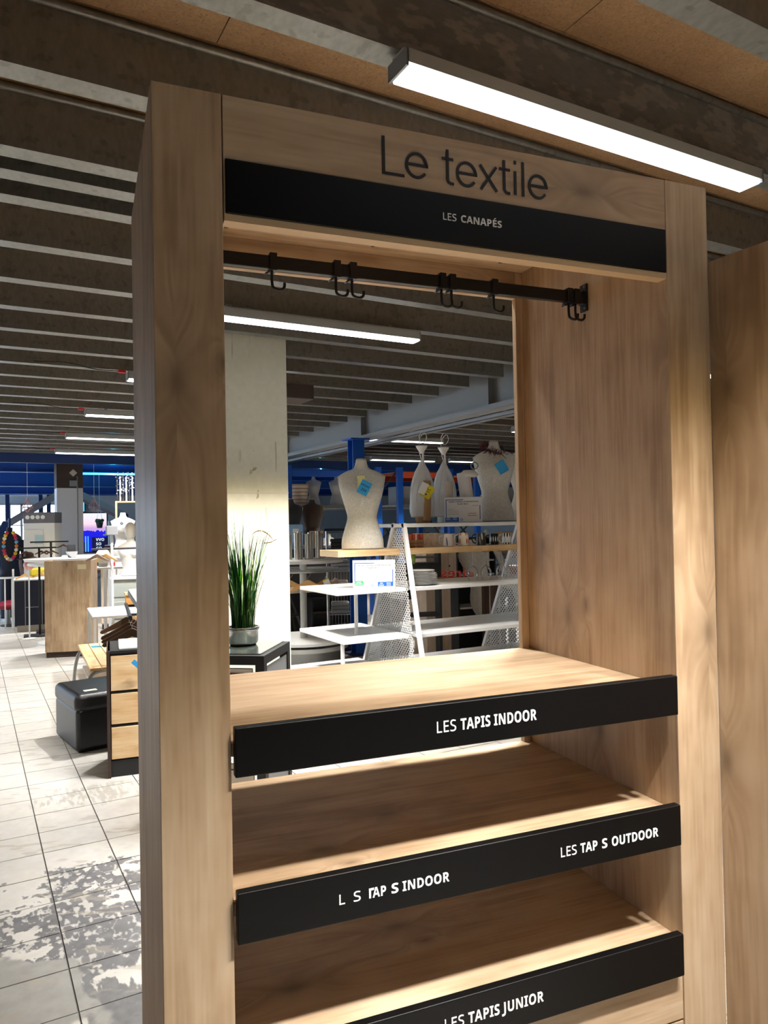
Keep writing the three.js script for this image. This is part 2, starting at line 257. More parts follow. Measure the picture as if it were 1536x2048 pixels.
stripLamp(.7, 2.2, -.14, 'strip lamp in the aisle in front of the wooden shelf unit, above the viewer', { n: 6, p: 2.15 });
stripLamp(1.13, 2.64, -4.24, 'glowing strip lamp seen through the open back of the shelf unit', { n: 5, p: 1.8, ang: 43 });
stripLamp(1.14, 2.66, -6.35, 'strip lamp behind the yellowish column, only its two ends showing', { cable: 1 });
stripLamp(1.09, 2.59, -8.52, 'nearest of three stacked strip lamps left of the shelf unit', { cable: 1 });
stripLamp(1.13, 2.63, -10.75, 'middle one of three stacked strip lamps left of the shelf unit', { cable: 1 });
stripLamp(1.2, 2.7, -12.95, 'farthest of three stacked strip lamps left of the shelf unit', { cable: 1 });
for (const [z, k] of [[-6.4, 'beside the slatted bench'], [-8.6, 'beside the oak counter'], [-10.8, 'beyond the oak counter'], [-13, 'near the blue steelwork']]) stripLamp(-2.3, -.8, z, 'strip lamp of the aisle on the left, ' + k, { n: 2 });
stripLamp(4.7, 6.2, -4.22, 'strip lamp over the aisle right of the grey beam', { n: 3, p: .6 });
stripLamp(6.75, 8.2, -12.6, 'long strip lamp behind the leftmost torso form', { n: 1 }); stripLamp(8.5, 10, -12.5, 'strip lamp behind the torso form with the red garland', { n: 1 });
stripLamp(6.5, 8, -8, 'strip lamp at the right edge of the shelf opening, under far purlins', { n: 2, p: 1.6 }); stripLamp(4.9, 6.4, -9.6, 'strip lamp above the racks behind the beam', { n: 2 });
{ const g = thing('added_glow_line', 'added cyan glow line imitating sheen along the blue girder beside the white column', 'lamp', [2.55, 2.7, -15.95]); obj('tube', rod([-.75, 0, 0], [.75, 0, 0], .02, 8), M.glowCyan, g); const l = new THREE.PointLight('#46d8ff', 1.2, 0, 2); l.position.set(0, -.08, .1); l.name = 'added_line_light'; g.add(l); }  // added glowing tube and light, imitating the reflection on the blue-painted girder
{ const g = thing('added_glow_line', 'added cyan glow line imitating sheen under the blue girder right of the yellowish column', 'lamp', [6.6, 2.86, -14.7]); obj('tube', rod([-.9, 0, 0], [.9, 0, 0], .02, 8), M.glowCyan, g); const l = new THREE.PointLight('#46d8ff', 1.2, 0, 2); l.position.set(0, -.08, .1); l.name = 'added_line_light'; g.add(l); }  // second added glow line, again for a reflection on blue steel
// ================================================================ THE SHELF UNIT
const US = 1.12 / 1.32, UY = 1.6 * (1 - US), YB = -UY / US;
const unit = thing('shelf_unit', 'tall open oak shop shelf unit headed Le textile with black label strips', 'shelf unit', [.8935 * US, 0, -1.215 * US], -7.42);
{
  const BK = -.62, TOP = 2.369, xi = .499, xo = .621;
  for (const s of [-1, 1]) {
    const p = obj('side_post', bspan(s < 0 ? -xo : xi, s < 0 ? -xi - .002 : xo, YB, TOP, BK, 0, 'y', .0015), M.oak, unit);
    if (s > 0) obj('back_stile', bspan(xi - .026, xi - .0005, .05, TOP - .022, BK, BK + .02, 'y'), M.oak, p);
    else obj('back_stile', bspan(-xi, -xi + .024, .05, TOP - .022, BK, BK + .02, 'y'), M.oak, p);
  }
  const hd = obj('header_board', bspan(-xi, xi, 2.143, TOP, -.03, -.001, 'x', .0012), M.oak, unit);
  obj('header_lower_edge', span(-xi + .001, xi - .001, 2.1425, 2.1555, -.0295, -.0005), M.oakEdge, hd);
  obj('top_panel', bspan(-xi, xi, TOP - .021, TOP - .001, BK, -.0305, 'x', .001), M.oak, unit);
  obj('back_rail', [bspan(-xi + .024, xi - .026, 2.268, TOP - .0215, BK, BK + .02, 'x', .001)], M.oak, unit);
  for (const x of [-.4, -.007, .388]) obj('screw', new THREE.CylinderGeometry(.005, .005, .003, 10).translate(x, TOP - .0225, -.54), M.screw, unit);
  for (const [x, z] of [[-.46, -.1], [.1, -.12]]) obj('screw', new THREE.CylinderGeometry(.005, .005, .003, 10).translate(x, TOP - .0225, z), M.screw, unit);
  // header writing in thin strokes
  const W = .0056, yb = 2.2765, xh = .0485, asc = .0695, L = [];
  const vb = (x, y0, y1) => span(x - W / 2, x + W / 2, y0, y1, .0002, .0012), hb = (x0, x1, y) => span(x0, x1, y - W / 2, y + W / 2, .0002, .0012);
  const arc = (cx, cy, rx, ry, a0, a1, n = 26) => { const s = new THREE.Shape(), o = [], q = []; for (let i = 0; i <= n; i++) { const t = (a0 + (a1 - a0) * i / n) * R; o.push([cx + (rx + W / 2) * Math.cos(t), cy + (ry + W / 2) * Math.sin(t)]); q.unshift([cx + (rx - W / 2) * Math.cos(t), cy + (ry - W / 2) * Math.sin(t)]); } o.concat(q).forEach((p, i) => i ? s.lineTo(...p) : s.moveTo(...p)); return new THREE.ExtrudeGeometry(s, { depth: .001, bevelEnabled: false }).translate(0, 0, .0002); };
  const le = (x0, x1) => { const cx = (x0 + x1) / 2, rx = (x1 - x0) / 2 - W / 2, ry = (xh + .004) / 2 - W / 2, cy = yb + xh / 2; return [arc(cx, cy, rx, ry, 0, 325), hb(x0 + W * .6, x1, cy + .001)]; };
  const lt = (x, l, r) => [vb(x, yb + .008, yb + asc - .002), hb(l, r, yb + xh), arc(x + .0085, yb + .0085, .0085, .0085, 180, 270, 8), hb(x + .0075, x + .0135, yb)];
  L.push(vb(-.191, yb - .002, yb + asc + .002), hb(-.1938, -.1477, yb - .0005), ...le(-.1455, -.0965), ...lt(-.0532, -.0656, -.0403), ...le(-.0345, .0135));
  L.push(bar([.022, yb - .001, .0007], [.0585, yb + xh + .001, .0007], W, .001), bar([.0205, yb + xh + .001, .0007], [.0595, yb - .001, .0007], W, .001));
  L.push(...lt(.0772, .0655, .091), vb(.1034, yb - .001, yb + xh), vb(.1034, yb + asc - .006, yb + asc + .001), vb(.1224, yb - .001, yb + asc + .001), ...le(.135, .1828));
  L.forEach((g) => 0); obj('header_lettering', L, M.ink, hd);
  // black label strips
  const strip = (y0, y1, z0, z1) => obj('label_strip', rb(2 * xi - (z1 > .01 ? .014 : .006), y1 - y0, z1 - z0, .0025, z1 > .01 ? -.005 : 0, (y0 + y1) / 2, (z0 + z1) / 2), M.black, unit);
  const s0 = strip(2.1555, 2.2535, -.003, .003);
  obj('lettering', [word('LES', fontL, .0142, -.067, -.0375, 2.2005, .003)], M.whiteText, s0); obj('lettering', [word('CANAP\u00c9S', fontB, .0142, -.0272, .0666, 2.2005, .003)], M.whiteText, s0);
  const s1 = strip(1.160, 1.247, -.004, .016), s2 = strip(.871, .9605, -.004, .016), s3 = strip(.584, .6755, -.004, .016);
  const zt = .016;
  obj('lettering', [word('LES', fontL, .0218, -.109, -.0675, 1.192, zt)], M.whiteText, s1); obj('lettering', [word('TAPIS INDOOR', fontB, .0218, -.0575, .1165, 1.192, zt)], M.whiteText, s1);
  obj('lettering', [word('L', fontL, .018, -.3125, -.3015, .9045, zt), word('S', fontL, .018, -.2847, -.271, .9045, zt)], M.whiteText, s2);
  obj('lettering', [span(-.2545, -.2505, .9045, .9185, zt, zt + .001), span(-.2545, -.2445, .9185, .9225, zt, zt + .001), word('AP', fontB, .018, -.2475, -.2205, .9045, zt), word('S', fontB, .018, -.2095, -.1955, .9045, zt), word('INDOOR', fontB, .018, -.187, -.0885, .9045, zt)], M.whiteText, s2);
  obj('lettering', [word('LES', fontL, .0195, .168, .207, .903, zt)], M.whiteText, s2); obj('lettering', [word('TAP', fontB, .0195, .2165, .2595, .903, zt), word('S', fontB, .0195, .2715, .285, .903, zt), word('OUTDOOR', fontB, .0195, .297, .4215, .903, zt)], M.whiteText, s2);
  obj('lettering', [word('LES', fontL, .0205, -.1045, -.063, .622, zt)], M.whiteText, s3); obj('lettering', [word('TAPIS JUNIOR', fontB, .0205, -.0535, .119, .622, zt)], M.whiteText, s3);
  for (const y of [1.216, .937, .652]) obj('shelf', bspan(-xi - .001, xi + .001, y - .024, y, BK + .004, -.0045, 'x', .001), M.oak, unit);
  obj('lower_panel', bspan(-xi, xi, .4755, .5835, -.024, -.004, 'x', .001), M.oak, unit);
  obj('drawer_front', bspan(-xi, xi, YB + .1, .4705, -.024, -.004, 'x', .001), M.oak, unit); obj('plinth', span(-xi, xi, YB, YB + .1, -.06, -.04), M.blackMatt, unit);
  // hook rail
  const rl = obj('hook_rail', rb(2 * xi, .03, .016, .002, 0, 2.183, -.3), M.rail, unit);
  for (const s of [-1, 1]) { const p = obj('rail_bracket', [rb(.004, .072, .03, .001, s * (xi - .003), 2.184, -.3), rb(.012, .034, .02, .001, s * (xi - .008), 2.183, -.3)], M.rail, rl); for (const y of [2.212, 2.156]) obj('screw', new THREE.CylinderGeometry(.004, .004, .003, 10).rotateZ(Math.PI / 2).translate(s * (xi - .006), y, -.293), M.screw, p); }
  unit.traverse((o) => { if (o.isMesh) o.geometry.scale(US, US, US).translate(0, UY, 0); });
}
function hookGeo() { // metal saddle over the rail with a J hook below
  return { saddle: [rb(.0165, .036, .003, .001, 0, .019, .0115), rb(.0165, .003, .026, .001, 0, .0365, 0), rb(.0165, .036, .003, .001, 0, .019, -.0115), rb(.0165, .003, .03, .001, 0, .0005, -.002)], hook: [tube([[-.003, 0, .006], [-.003, -.026, .006], [-.001, -.037, .006], [.007, -.0415, .006], [.018, -.0415, .006], [.0245, -.036, .006], [.0255, -.026, .006]], .0034, 30, 8)], prong: [bar([-.007, -.002, .002], [-.018, -.009, .002], .003, .012)] };
}
{
  const H = hookGeo(), c = Math.cos(-7.42 * R), s = Math.sin(-7.42 * R), w = (x, z) => [US * (.8935 + x * c + z * s), US * (-1.215 - x * s + z * c)], hy = UY + 2.1655 * US;
  const hooks = [[-.341, 'black hook on the rail, leftmost and hanging alone'], [-.192, 'black rail hook, left one of the left pair'], [-.153, 'black rail hook, right one of the left pair'], [.077, 'black rail hook, left one of the middle pair'], [.104, 'black rail hook, right one of the middle pair'], [.222, 'black hook alone between the middle pair and the end bracket'], [.446, 'black rail hook of the end pair, farther from the bracket plate'], [.467, 'black rail hook of the end pair, against the bracket plate']];
  let first; hooks.forEach(([x, l], i) => {
    const [wx, wz] = w(x, -.3);
    if (!first) { first = thing('rail_hook', l, 'hook', [wx, hy, wz], -7.42, 'hooks on the black rail'); first.scale.setScalar(US); obj('saddle', H.saddle, M.rail, first); obj('hook', H.hook, M.rail, first); obj('prong', H.prong, M.darkSteel, first); }
    else dup(first, l, [wx, hy, wz], -7.42);
  });
}
{ // neighbouring furniture panel on the right
  const g = thing('oak_partition', 'lower oak partition panel at the right edge, turned towards the shelf unit', 'partition', [1.430, 0, -.555], 0);
  obj('face_panel', bspan(-.147, -.129, 0, 2.105, -.41, .3, 'y', .0012), M.oak, g); obj('core', bspan(-.128, .128, 0, 2.103, -.405, .295, 'y'), M.oak, g); obj('rear_panel', bspan(.129, .147, 0, 2.105, -.41, .3, 'y', .0012), M.oak, g);
}
{ // added unseen gondola left of the view, shades the unit's outer side
  const g = thing('added_gondola', 'added unseen oak gondola shading the left outer side of the shelf unit', 'shelf unit', [-1.1, 0, -1.9], 0);
  obj('side_panel', bspan(-.3, .3, 0, 2.1, -.8, -.77, 'y'), M.oak, g); obj('side_panel', bspan(-.3, .3, 0, 2.1, .77, .8, 'y'), M.oak, g); obj('back_panel', bspan(.27, .3, 0, 2.1, -.77, .77, 'y'), M.oak, g);
  for (const y of [.1, .6, 1.1, 1.6, 2.07]) obj('shelf', bspan(-.3, .27, y, y + .025, -.77, .77, 'z'), M.oak, g);
}
// ================================================================ SEEN THROUGH THE UNIT
{
  const c = thing('column', 'yellowish white plastered column behind the shelf unit, beside the grass plant', 'column', [1.735, 0, -5.335]);
  const g = bx(.57, 3.11, .57, 0, 1.555, 0), p = g.attributes.position, uv = g.attributes.uv; for (let i = 0; i < p.count; i++) uv.setXY(i, (p.getX(i) + p.getZ(i)) * .8 + .3, p.getY(i) * .4); obj('shaft', g, M.plaster, c);
  obj('plaster_ridge', span(-.287, .287, 1.828, 1.834, -.287, .287), M.plaster, c); obj('drawn_mark', [tube([[.0, 1.42, .286], [.01, 1.53, .286], [.06, 1.565, .286], [.12, 1.55, .286], [.17, 1.49, .286], [.1, 1.475, .286]], .0055, 40, 5), tube([[.085, 1.56, .286], [.075, 1.5, .286], [.07, 1.44, .286]], .0055, 14, 5), tube([[.17, 1.49, .286], [.2, 1.5, .286]], .005, 6, 5)].map((g) => g.translate(-.01, 0, 0)), std('#d8c0ac', .8), c);
  const d = thing('roller_box', 'dark brown box fixed on the right side of the yellowish column', 'box', [2.2, 2.58, -5.5]); obj('body', rb(.34, .11, .3, .006, 0, .055, 0), M.brown, d); obj('lid', rb(.344, .01, .304, .003, 0, .114, 0), M.darkWood, d);
  obj('mounting_plate', span(-.178, -.16, -.05, .16, .05, .14), M.steel, d);
}
{ // side table, pot, grass
  const t = thing('side_table', 'black framed side table with mirror top holding the grass pot', 'table', [1.34, 0, -4.2], -38);
  obj('frame', [bx(.5, .05, .5, 0, .865, 0), bx(.05, .84, .05, -.225, .42, .225), bx(.05, .84, .05, .225, .42, .225), bx(.05, .84, .05, -.225, .42, -.225), bx(.05, .84, .05, .225, .42, -.225)], M.blackMatt, t);
  obj('mirror_top', rb(.44, .008, .44, .002, 0, .894, 0), M.mirror, t); obj('side_panel', bx(.006, .8, .4, .24, .42, 0), M.grey, t);
  for (const y of [.2, .48, .72]) { const d = obj('drawer', rb(.38, .2, .02, .004, -.01, y, .235), M.beige, t); obj('groove', bx(.3, .006, .004, -.01, y + .07, .247), M.brown, d); }
  const p = thing('grass_plant', 'tall artificial grass plant in a silver pot before the column', 'plant', [1.4, .898, -4.25]);
  obj('pot', lathe([[0, 0], [.075, 0], [.088, .02], [.09, .085], [.096, .088], [.096, .105], [.09, .107], [.086, .09], [.08, .085], [0, .085]], 32), M.chrome, p);
  obj('soil', new THREE.CylinderGeometry(.082, .082, .01, 20).translate(0, .088, 0), M.soil, p);
  const blade = (h, lean, w, curl) => { const pos = [], idx = [], N = 8; for (let i = 0; i <= N; i++) { const t = i / N, x = lean * t ** (1.6 + curl), y = h * t - curl * .12 * h * t ** 3, ww = w * (1 - t ** 2.2) + .0004; for (const [sx, sz] of [[-1, 0], [0, 1], [1, 0]]) pos.push(x + sx * ww / 2 * .3, y, sx * ww / 2 + sz * ww * .12); } for (let i = 0; i < N; i++) for (const k of [0, 1]) { const a = i * 3 + k, b = a + 3; idx.push(a, b, a + 1, b, b + 1, a + 1, a, a + 1, b, b, a + 1, b + 1); } const g = new THREE.BufferGeometry(); g.setAttribute('position', new THREE.Float32BufferAttribute(pos, 3)); g.setAttribute('uv', new THREE.Float32BufferAttribute(new Float32Array(pos.length / 3 * 2), 2)); g.setIndex(idx); g.computeVertexNormals(); return g; };
  const kinds = []; for (let i = 0; i < 14; i++) kinds.push(blade(rnd(.38, .74), rnd(.04, .22), rnd(.005, .013), rnd(0, .4)));
  for (let i = 0; i < 120; i++) { const k = i % 14, o = obj('leaf', kinds[k], [M.leafA, M.leafB, M.leafC, M.leafC, M.leafD, M.leafA][i % 6], p), a = rnd(0, 6.283), r = .07 * Math.sqrt(rnd()); o.position.set(Math.cos(a) * r, .09, Math.sin(a) * r); o.rotation.y = -a + rnd(-.7, .7); }
  const lo = obj('leaf', blade(.55, .3, .004, .7), M.leafA, p); lo.position.set(.06, .09, .02);
}
// ---- mannequins
const torsoRings = smooth([[0, .168, .108], [.075, .166, .112], [.15, .146, .103], [.245, .119, .083], [.3, .126, .085], [.4, .155, .108, 0, .012], [.48, .175, .108, 0, .012], [.55, .187, .086], [.585, .183, .068], [.62, .128, .056], [.645, .066, .05], [.69, .046, .046], [.713, .043, .043]].map((r) => [r[0], r[1], r[2], r[3] || 0, r[4] || 0]), 44);
function torsoForm(name, label, pos, ry, mat, k = 1, group) {
  const t = thing(name, label, 'mannequin', pos, ry, group);
  obj('body', loft(torsoRings, 36, .86).scale(k, k, k), mat, t);
  obj('neck_cap', new THREE.CylinderGeometry(.036 * k, .043 * k, .012 * k, 24).translate(0, .718 * k, 0), M.beige, t);
  for (const s of [-1, 1]) obj('arm_disc', new THREE.CylinderGeometry(.042 * k, .045 * k, .012, 20).scale(1, 1, .72).rotateZ(Math.PI / 2 - s * .22).translate(s * .178 * k, .545 * k, 0), M.linen, t);
  obj('base_rim', loft([[0, .169 * k, .109 * k], [.006, .169 * k, .109 * k]], 36, .86), M.steel, t); return t;
}
const tagTex = canvas(128, 160, (c, w, h) => { c.fillStyle = '#2f9bd6'; c.fillRect(0, 0, w, h); c.fillStyle = '#102a4a'; c.font = 'bold 30px sans-serif'; c.fillText('PROMO', 10, 66); c.font = 'bold 44px sans-serif'; c.fillText('25\u20ac', 32, 122); });
const M_tagP = std('#ffffff', .7, 0, { map: tagTex });
const yelTex = canvas(128, 160, (c, w, h) => { c.fillStyle = '#e4cf20'; c.fillRect(0, 0, w, h); c.strokeStyle = '#3a320c'; c.lineWidth = 7; c.beginPath(); c.moveTo(24, 50); c.lineTo(50, 34); c.lineTo(60, 62); c.lineTo(98, 44); c.moveTo(30, 90); c.lineTo(96, 78); c.stroke(); c.fillStyle = '#3a320c'; c.fillRect(50, 110, 26, 18); });
const M_yel = std('#ffffff', .7, 0, { map: yelTex });
function priceTag(label, cat, pos, ry, rz, w, h, mat, group) { const t = thing('price_tag', label, cat, pos, ry, group); const m = obj('card', bx(w, h, .003, 0, 0, 0), mat, t); m.rotation.z = rz * R; return t; }
torsoForm('torso_form', 'linen torso form standing on the wooden shelf edge left of the frame', [2.74, 1.392, -5.28], -26, M.linen, 1, 'torso dress forms');
priceTag('pale yellow card pinned to the left torso form chest, behind a blue tag', 'tag', [2.665, 1.92, -5.138], -26, 3, .062, .1, std('#e5dc9a', .7));
priceTag('blue handwritten promo tag on the chest of the left torso form', 'tag', [2.68, 1.875, -5.118], -26, -28, .085, .11, M_tagP);
torsoForm('torso_form', 'linen torso form with dark red garland on top of the white stand', [4.2, 1.592, -5.45], -38, M.linen, 1.02, 'torso dress forms');
torsoForm('torso_form', 'linen torso form half hidden behind the unit side, beside the garlanded form', [4.62, 1.592, -5.5], -58, M.linen, 1.04, 'torso dress forms');
priceTag('plain blue tag on the shoulder of the form with the garland', 'tag', [4.17, 2.08, -5.3], -38, 30, .09, .11, M.tagBlue);
{ const g = thing('garland', 'dark red tinsel garland around the neck of a torso form', 'garland', [4.2, 2.23, -5.45], -38), L = []; for (let i = 0; i < 260; i++) { const a = rnd(0, 6.283), c = [Math.cos(a) * .1, .02 + .035 * Math.cos(a) * -1 - .03 * Math.sin(a), Math.sin(a) * .075]; L.push(rod(c, [c[0] + rnd(-.045, .045), c[1] + rnd(-.045, .05), c[2] + rnd(-.03, .04)], .0022, 3)); } obj('tinsel', L, M.maroon, g).userData.kind = 'stuff'; obj('cord', tube(Array.from({ length: 14 }, (_, i) => { const a = i / 14 * 6.283; return [Math.cos(a) * .1, .02 - .035 * Math.cos(a) - .03 * Math.sin(a), Math.sin(a) * .075]; }), .006, 40, 6, true), M.maroon, g); }
// ---- white A-frame stand
const latt = (poly, pitch, w) => { // diamond lattice clipped to a convex polygon in the z-y plane
  const out = []; for (const s of [1, -1]) for (let c = -8; c < 8; c += pitch) { // line y = s*z + c
    const hit = []; for (let i = 0; i < poly.length; i++) { const [z0, y0] = poly[i], [z1, y1] = poly[(i + 1) % poly.length], f0 = y0 - s * z0 - c, f1 = y1 - s * z1 - c; if (f0 * f1 < 0) { const t = f0 / (f0 - f1); hit.push([z0 + (z1 - z0) * t, y0 + (y1 - y0) * t]); } }
    if (hit.length === 2 && Math.hypot(hit[0][0] - hit[1][0], hit[0][1] - hit[1][1]) > .02) out.push(bar([0, hit[0][1], hit[0][0]], [0, hit[1][1], hit[1][0]], .003, w));
  } return out; };
const stand = thing('display_stand', 'white metal A-frame display stand with mesh ends and tiered shelves', 'display stand', [3.6, 0, -5.3]);
{
  const X = (x) => x - 3.6, Zz = (z) => z + 5.3;
  for (const x of [2.99, 4.27]) {
    const f = obj('end_frame', [bar([X(x), 1.59, Zz(-5.05)], [X(x), 0, Zz(-4.68)], .03, .03), bar([X(x), 1.59, Zz(-5.2)], [X(x), 0, Zz(-5.95)], .03, .03), bar([X(x), 1.575, Zz(-5.03)], [X(x), 1.575, Zz(-5.22)], .03, .03), bar([X(x), .08, Zz(-4.7)], [X(x), .08, Zz(-5.9)], .03, .03)], M.white, stand);
    const pan = latt([[Zz(-5.08), 1.55], [Zz(-4.86), .1], [Zz(-5.86), .1], [Zz(-5.2), 1.55]], .036, .0085); const m = obj('mesh_panel', pan, M.white, f); m.position.x = X(x);
  }
  const sh = (n, x0, x1, y, z0, z1, t = .028) => obj(n, [rb(x1 - x0, t, z0 - z1, .003, X((x0 + x1) / 2), y - t / 2, Zz((z0 + z1) / 2))], M.white, stand);
  const tray = (x0, x1, y, z0, z1) => { const s = sh('shelf', x0, x1, y, z0, z1); obj('inset', bx(x1 - x0 - .22, .002, z0 - z1 - .22, X((x0 + x1) / 2), y + .001, Zz((z0 + z1) / 2)), M.whiteSatin, s); return s; };
  sh('top_shelf', 2.99, 4.9, 1.59, -5.04, -5.66, .03);
  tray(3.03, 4.6, 1.092, -4.95, -5.55); tray(3.03, 4.6, .73, -4.92, -5.62); tray(3.03, 4.6, .42, -4.85, -5.7);
  tray(2.36, 2.96, 1.092, -4.98, -5.68); tray(2.4, 2.97, .73, -4.96, -5.8); tray(2.1, 2.97, .42, -4.9, -5.85);
  for (const [x, z, a, b] of [[2.63, -5.2, .73, 1.064], [2.42, -5.02, .42, .702], [2.3, -5.1, 0, .392], [2.8, -5.6, 0, .392], [4.55, -5.2, 0, .392], [4.55, -5.3, .73, 1.064]]) obj('post', rb(.024, b - a, .024, .003, X(x), (a + b) / 2, Zz(z)), M.white, stand);
  obj('wood_shelf', board(1.96, .05, .34, X(3.43), 1.366, Zz(-5.3), 'x'), M.lime, stand);
}
// ---- printed sheets
const sheetTex = (green) => canvas(512, 336, (c, w, h) => {
  c.fillStyle = '#f5f6f7'; c.fillRect(0, 0, w, h); c.fillStyle = '#1c57b0'; c.fillRect(18, 26, 10, 250); c.fillRect(18, 26, 240, 9); c.fillRect(478, 110, 10, 190);
  c.fillStyle = '#27303c'; c.font = 'bold 23px sans-serif'; c.textAlign = 'center'; c.fillText('MEUBLE CENTRAL DE PRESENTATION', 262, 66, 400); c.fillText('BLANC MILO', 250, 96); c.fillStyle = '#88909a'; c.font = '15px sans-serif'; c.fillText('R\u00e9f. Meuble', 420, 118);
  for (let i = 0; i < 4; i++) { c.fillStyle = '#a2a8b0'; c.fillRect(46, 160 + i * 22, i ? 150 : 78, 4); }
  c.fillStyle = '#1c62c2'; if (green) { c.fillRect(300, 258, 186, 54); c.fillStyle = '#3fb866'; c.beginPath(); c.roundRect(18, 240, 112, 58, 26); c.fill(); c.fillStyle = '#e8fff0'; c.font = 'bold 19px sans-serif'; c.fillText('OFFRE', 70, 266); c.fillText('SPECIALE', 72, 286); }
  else { c.fillRect(6, 270, 190, 60); c.fillStyle = '#b4373c'; c.font = 'bold 22px sans-serif'; c.fillText('Quantit\u00e9s', 380, 226); c.fillText('disponibles !', 380, 254); }
  c.fillStyle = '#ffffff'; c.font = 'bold 17px sans-serif'; const o = green ? 300 : 6; c.fillText('PRIX', o + 44, 282); c.fillText('REMISE', o + 44, 304); c.fillText('699.00', o + 132, 282); c.fillText('350.00', o + 132, 304);
  c.strokeStyle = '#1c62c2'; c.lineWidth = 5; c.beginPath(); c.arc(green ? 236 : 232, 302, 16, 0, 7); c.stroke(); c.fillStyle = '#1c62c2'; c.beginPath(); c.arc(green ? 236 : 232, 298, 6, 0, 7); c.fill();
});
function sheet(label, pos, ry, tex) { const t = thing('price_sheet', label, 'sign', pos, ry); const m = obj('print', bx(.325, .215, .002, 0, .108, .0018), std('#ffffff', .45, 0, { map: tex }), t); obj('holder', [rb(.33, .22, .003, .001, 0, .11, -.001), bx(.33, .003, .06, 0, .0015, -.02)], M.whiteSatin, t); m.rotation.x = -.06; t.children[1].rotation.x = -.06; return t; }
sheet('price sheet with a green pill, on the left shelf below the torso form', [2.72, 1.094, -5.06], -28, sheetTex(true));
sheet('price sheet with red lettering, on top of the stand by the garlanded form', [3.74, 1.592, -5.3], -35, sheetTex(false));
// ---- plates
{ const pl = lathe([[0, 0], [.065, 0], [.07, .004], [.1, .009], [.117, .0125], [.117, .0145], [.1, .0125], [.07, .008], [0, .006]], 40); for (let i = 0; i < 10; i++) { const o = obj('plate', i > 7 ? pl.clone().scale(.92, 1, .92) : pl, M.plastic); o.position.set(3.19 - (i > 6 ? .012 : 0) + rnd(-.003, .003), 1.096 + i * .0115, -5.1 + rnd(-.003, .003)); tag(o, (['bottommost', 'ninth', 'eighth', 'seventh', 'sixth', 'fifth', 'fourth', 'third', 'second', 'topmost'])[i] + ' white plate counted from the top of the stack on the stand', 'plate', 'stacked white plates'); } }
// ---- mugs
const dots = (bg, fg, n, r, heart) => canvas(256, 128, (c, w, h) => { c.fillStyle = bg; c.fillRect(0, 0, w, h); c.fillStyle = fg; for (let j = 0; j < n; j++) for (let i = 0; i < n * 2; i++) { const x = (i + (j % 2) * .5 + .25) * w / (2 * n), y = (j + .5) * h / n; if (heart) { if (Math.hypot((x - 60) / 44, (y - 68) / 40) > 1 && Math.hypot((x - 188) / 44, (y - 68) / 40) > 1) continue; } c.beginPath(); c.arc(x, y, r, 0, 7); c.fill(); } });
function mug(label, pos, ry, tex, hcol, k = 1, taper = .9) {
  const t = thing('mug', label, 'mug', pos, ry, 'mugs on the wooden shelf'); const h = .098 * k, r = .042 * k;
  obj('body', lathe([[0, .002], [r, 0], [r, .004], [r * taper, h], [r * taper - .003, h], [r * .93, .008], [0, .008]], 32), std('#ffffff', .3, 0, { map: tex }), t); obj('handle', tube([[-r * .93, h * .88, 0], [-r - .022, h * .8, 0], [-r - .03, h * .5, 0], [-r - .018, h * .22, 0], [-r * .97, h * .16, 0]], .0048, 24, 8), hcol, t); return t;
}
const scrib = (bg, cols) => canvas(256, 128, (c, w, h) => { c.fillStyle = bg; c.fillRect(0, 0, w, h); for (let i = 0; i < 26; i++) { c.fillStyle = cols[i % cols.length]; c.beginPath(); c.ellipse(hash(i, 4, 1) * w, hash(i, 5, 1) * h, 3 + 10 * hash(i, 6, 1), 3 + 6 * hash(i, 7, 1), i, 0, 7); c.fill(); } });
mug('white flared mug with small flower print, left end of the mug row', [3.5, 1.392, -5.19], -34, scrib('#eee6e2', ['#a04a4a', '#d9b5b0', '#6f6f78', '#eee6e2', '#eee6e2']), M.plastic, 1.06, .74);
mug('cream mug with a heart of red dots and a big white handle', [3.66, 1.392, -5.19], -35, dots('#e9e2cf', '#c0392b', 9, 4.6, true), M.plastic, 1.12, .84);
mug('dark grey flared mug with a pale drawing', [3.84, 1.392, -5.19], -36, scrib('#3c3836', ['#cfc8c0', '#3c3836', '#3c3836', '#8b8580']), M.blackMatt, 1.08, .78);
mug('black mug with white polka dots', [3.98, 1.392, -5.19], -38, dots('#141416', '#f0f0ec', 6, 5.5), M.blackMatt, .98, .98);
mug('white mug with black polka dots, right end of the mug row', [4.12, 1.392, -5.19], -39, dots('#e7e7e6', '#17171a', 5, 7.5), M.plastic, .98, .98);
// ---- glasses upside down
{ let f; [[3.72, 'leftmost of three upturned wine glasses below the mugs', .96], [3.86, 'middle one of three upturned wine glasses', 1.0], [4.02, 'rightmost of three upturned wine glasses', 1.0]].forEach(([x, l, k]) => {
  if (!f) { f = thing('wine_glass', l, 'glass', [x, 1.094, -5.15], 0, 'upturned wine glasses'); obj('bowl', lathe([[.034, 0], [.043, .03], [.047, .06], [.043, .085], [.03, .108], [.014, .122], [.005, .13], [0, .128], [.012, .12], [.028, .106], [.041, .084], [.045, .06], [.041, .03], [.032, 0], [.034, 0]], 36), M.glass, f); obj('stem', lathe([[0, .127], [.0055, .13], [.0036, .15], [.0036, .22], [.006, .238], [0, .24]], 16), M.glass, f); obj('foot', lathe([[0, .237], [.008, .237], [.036, .244], [.037, .246], [0, .248]], 36), M.glass, f); } else dup(f, l, [x, 1.094, -5.15]); }); }
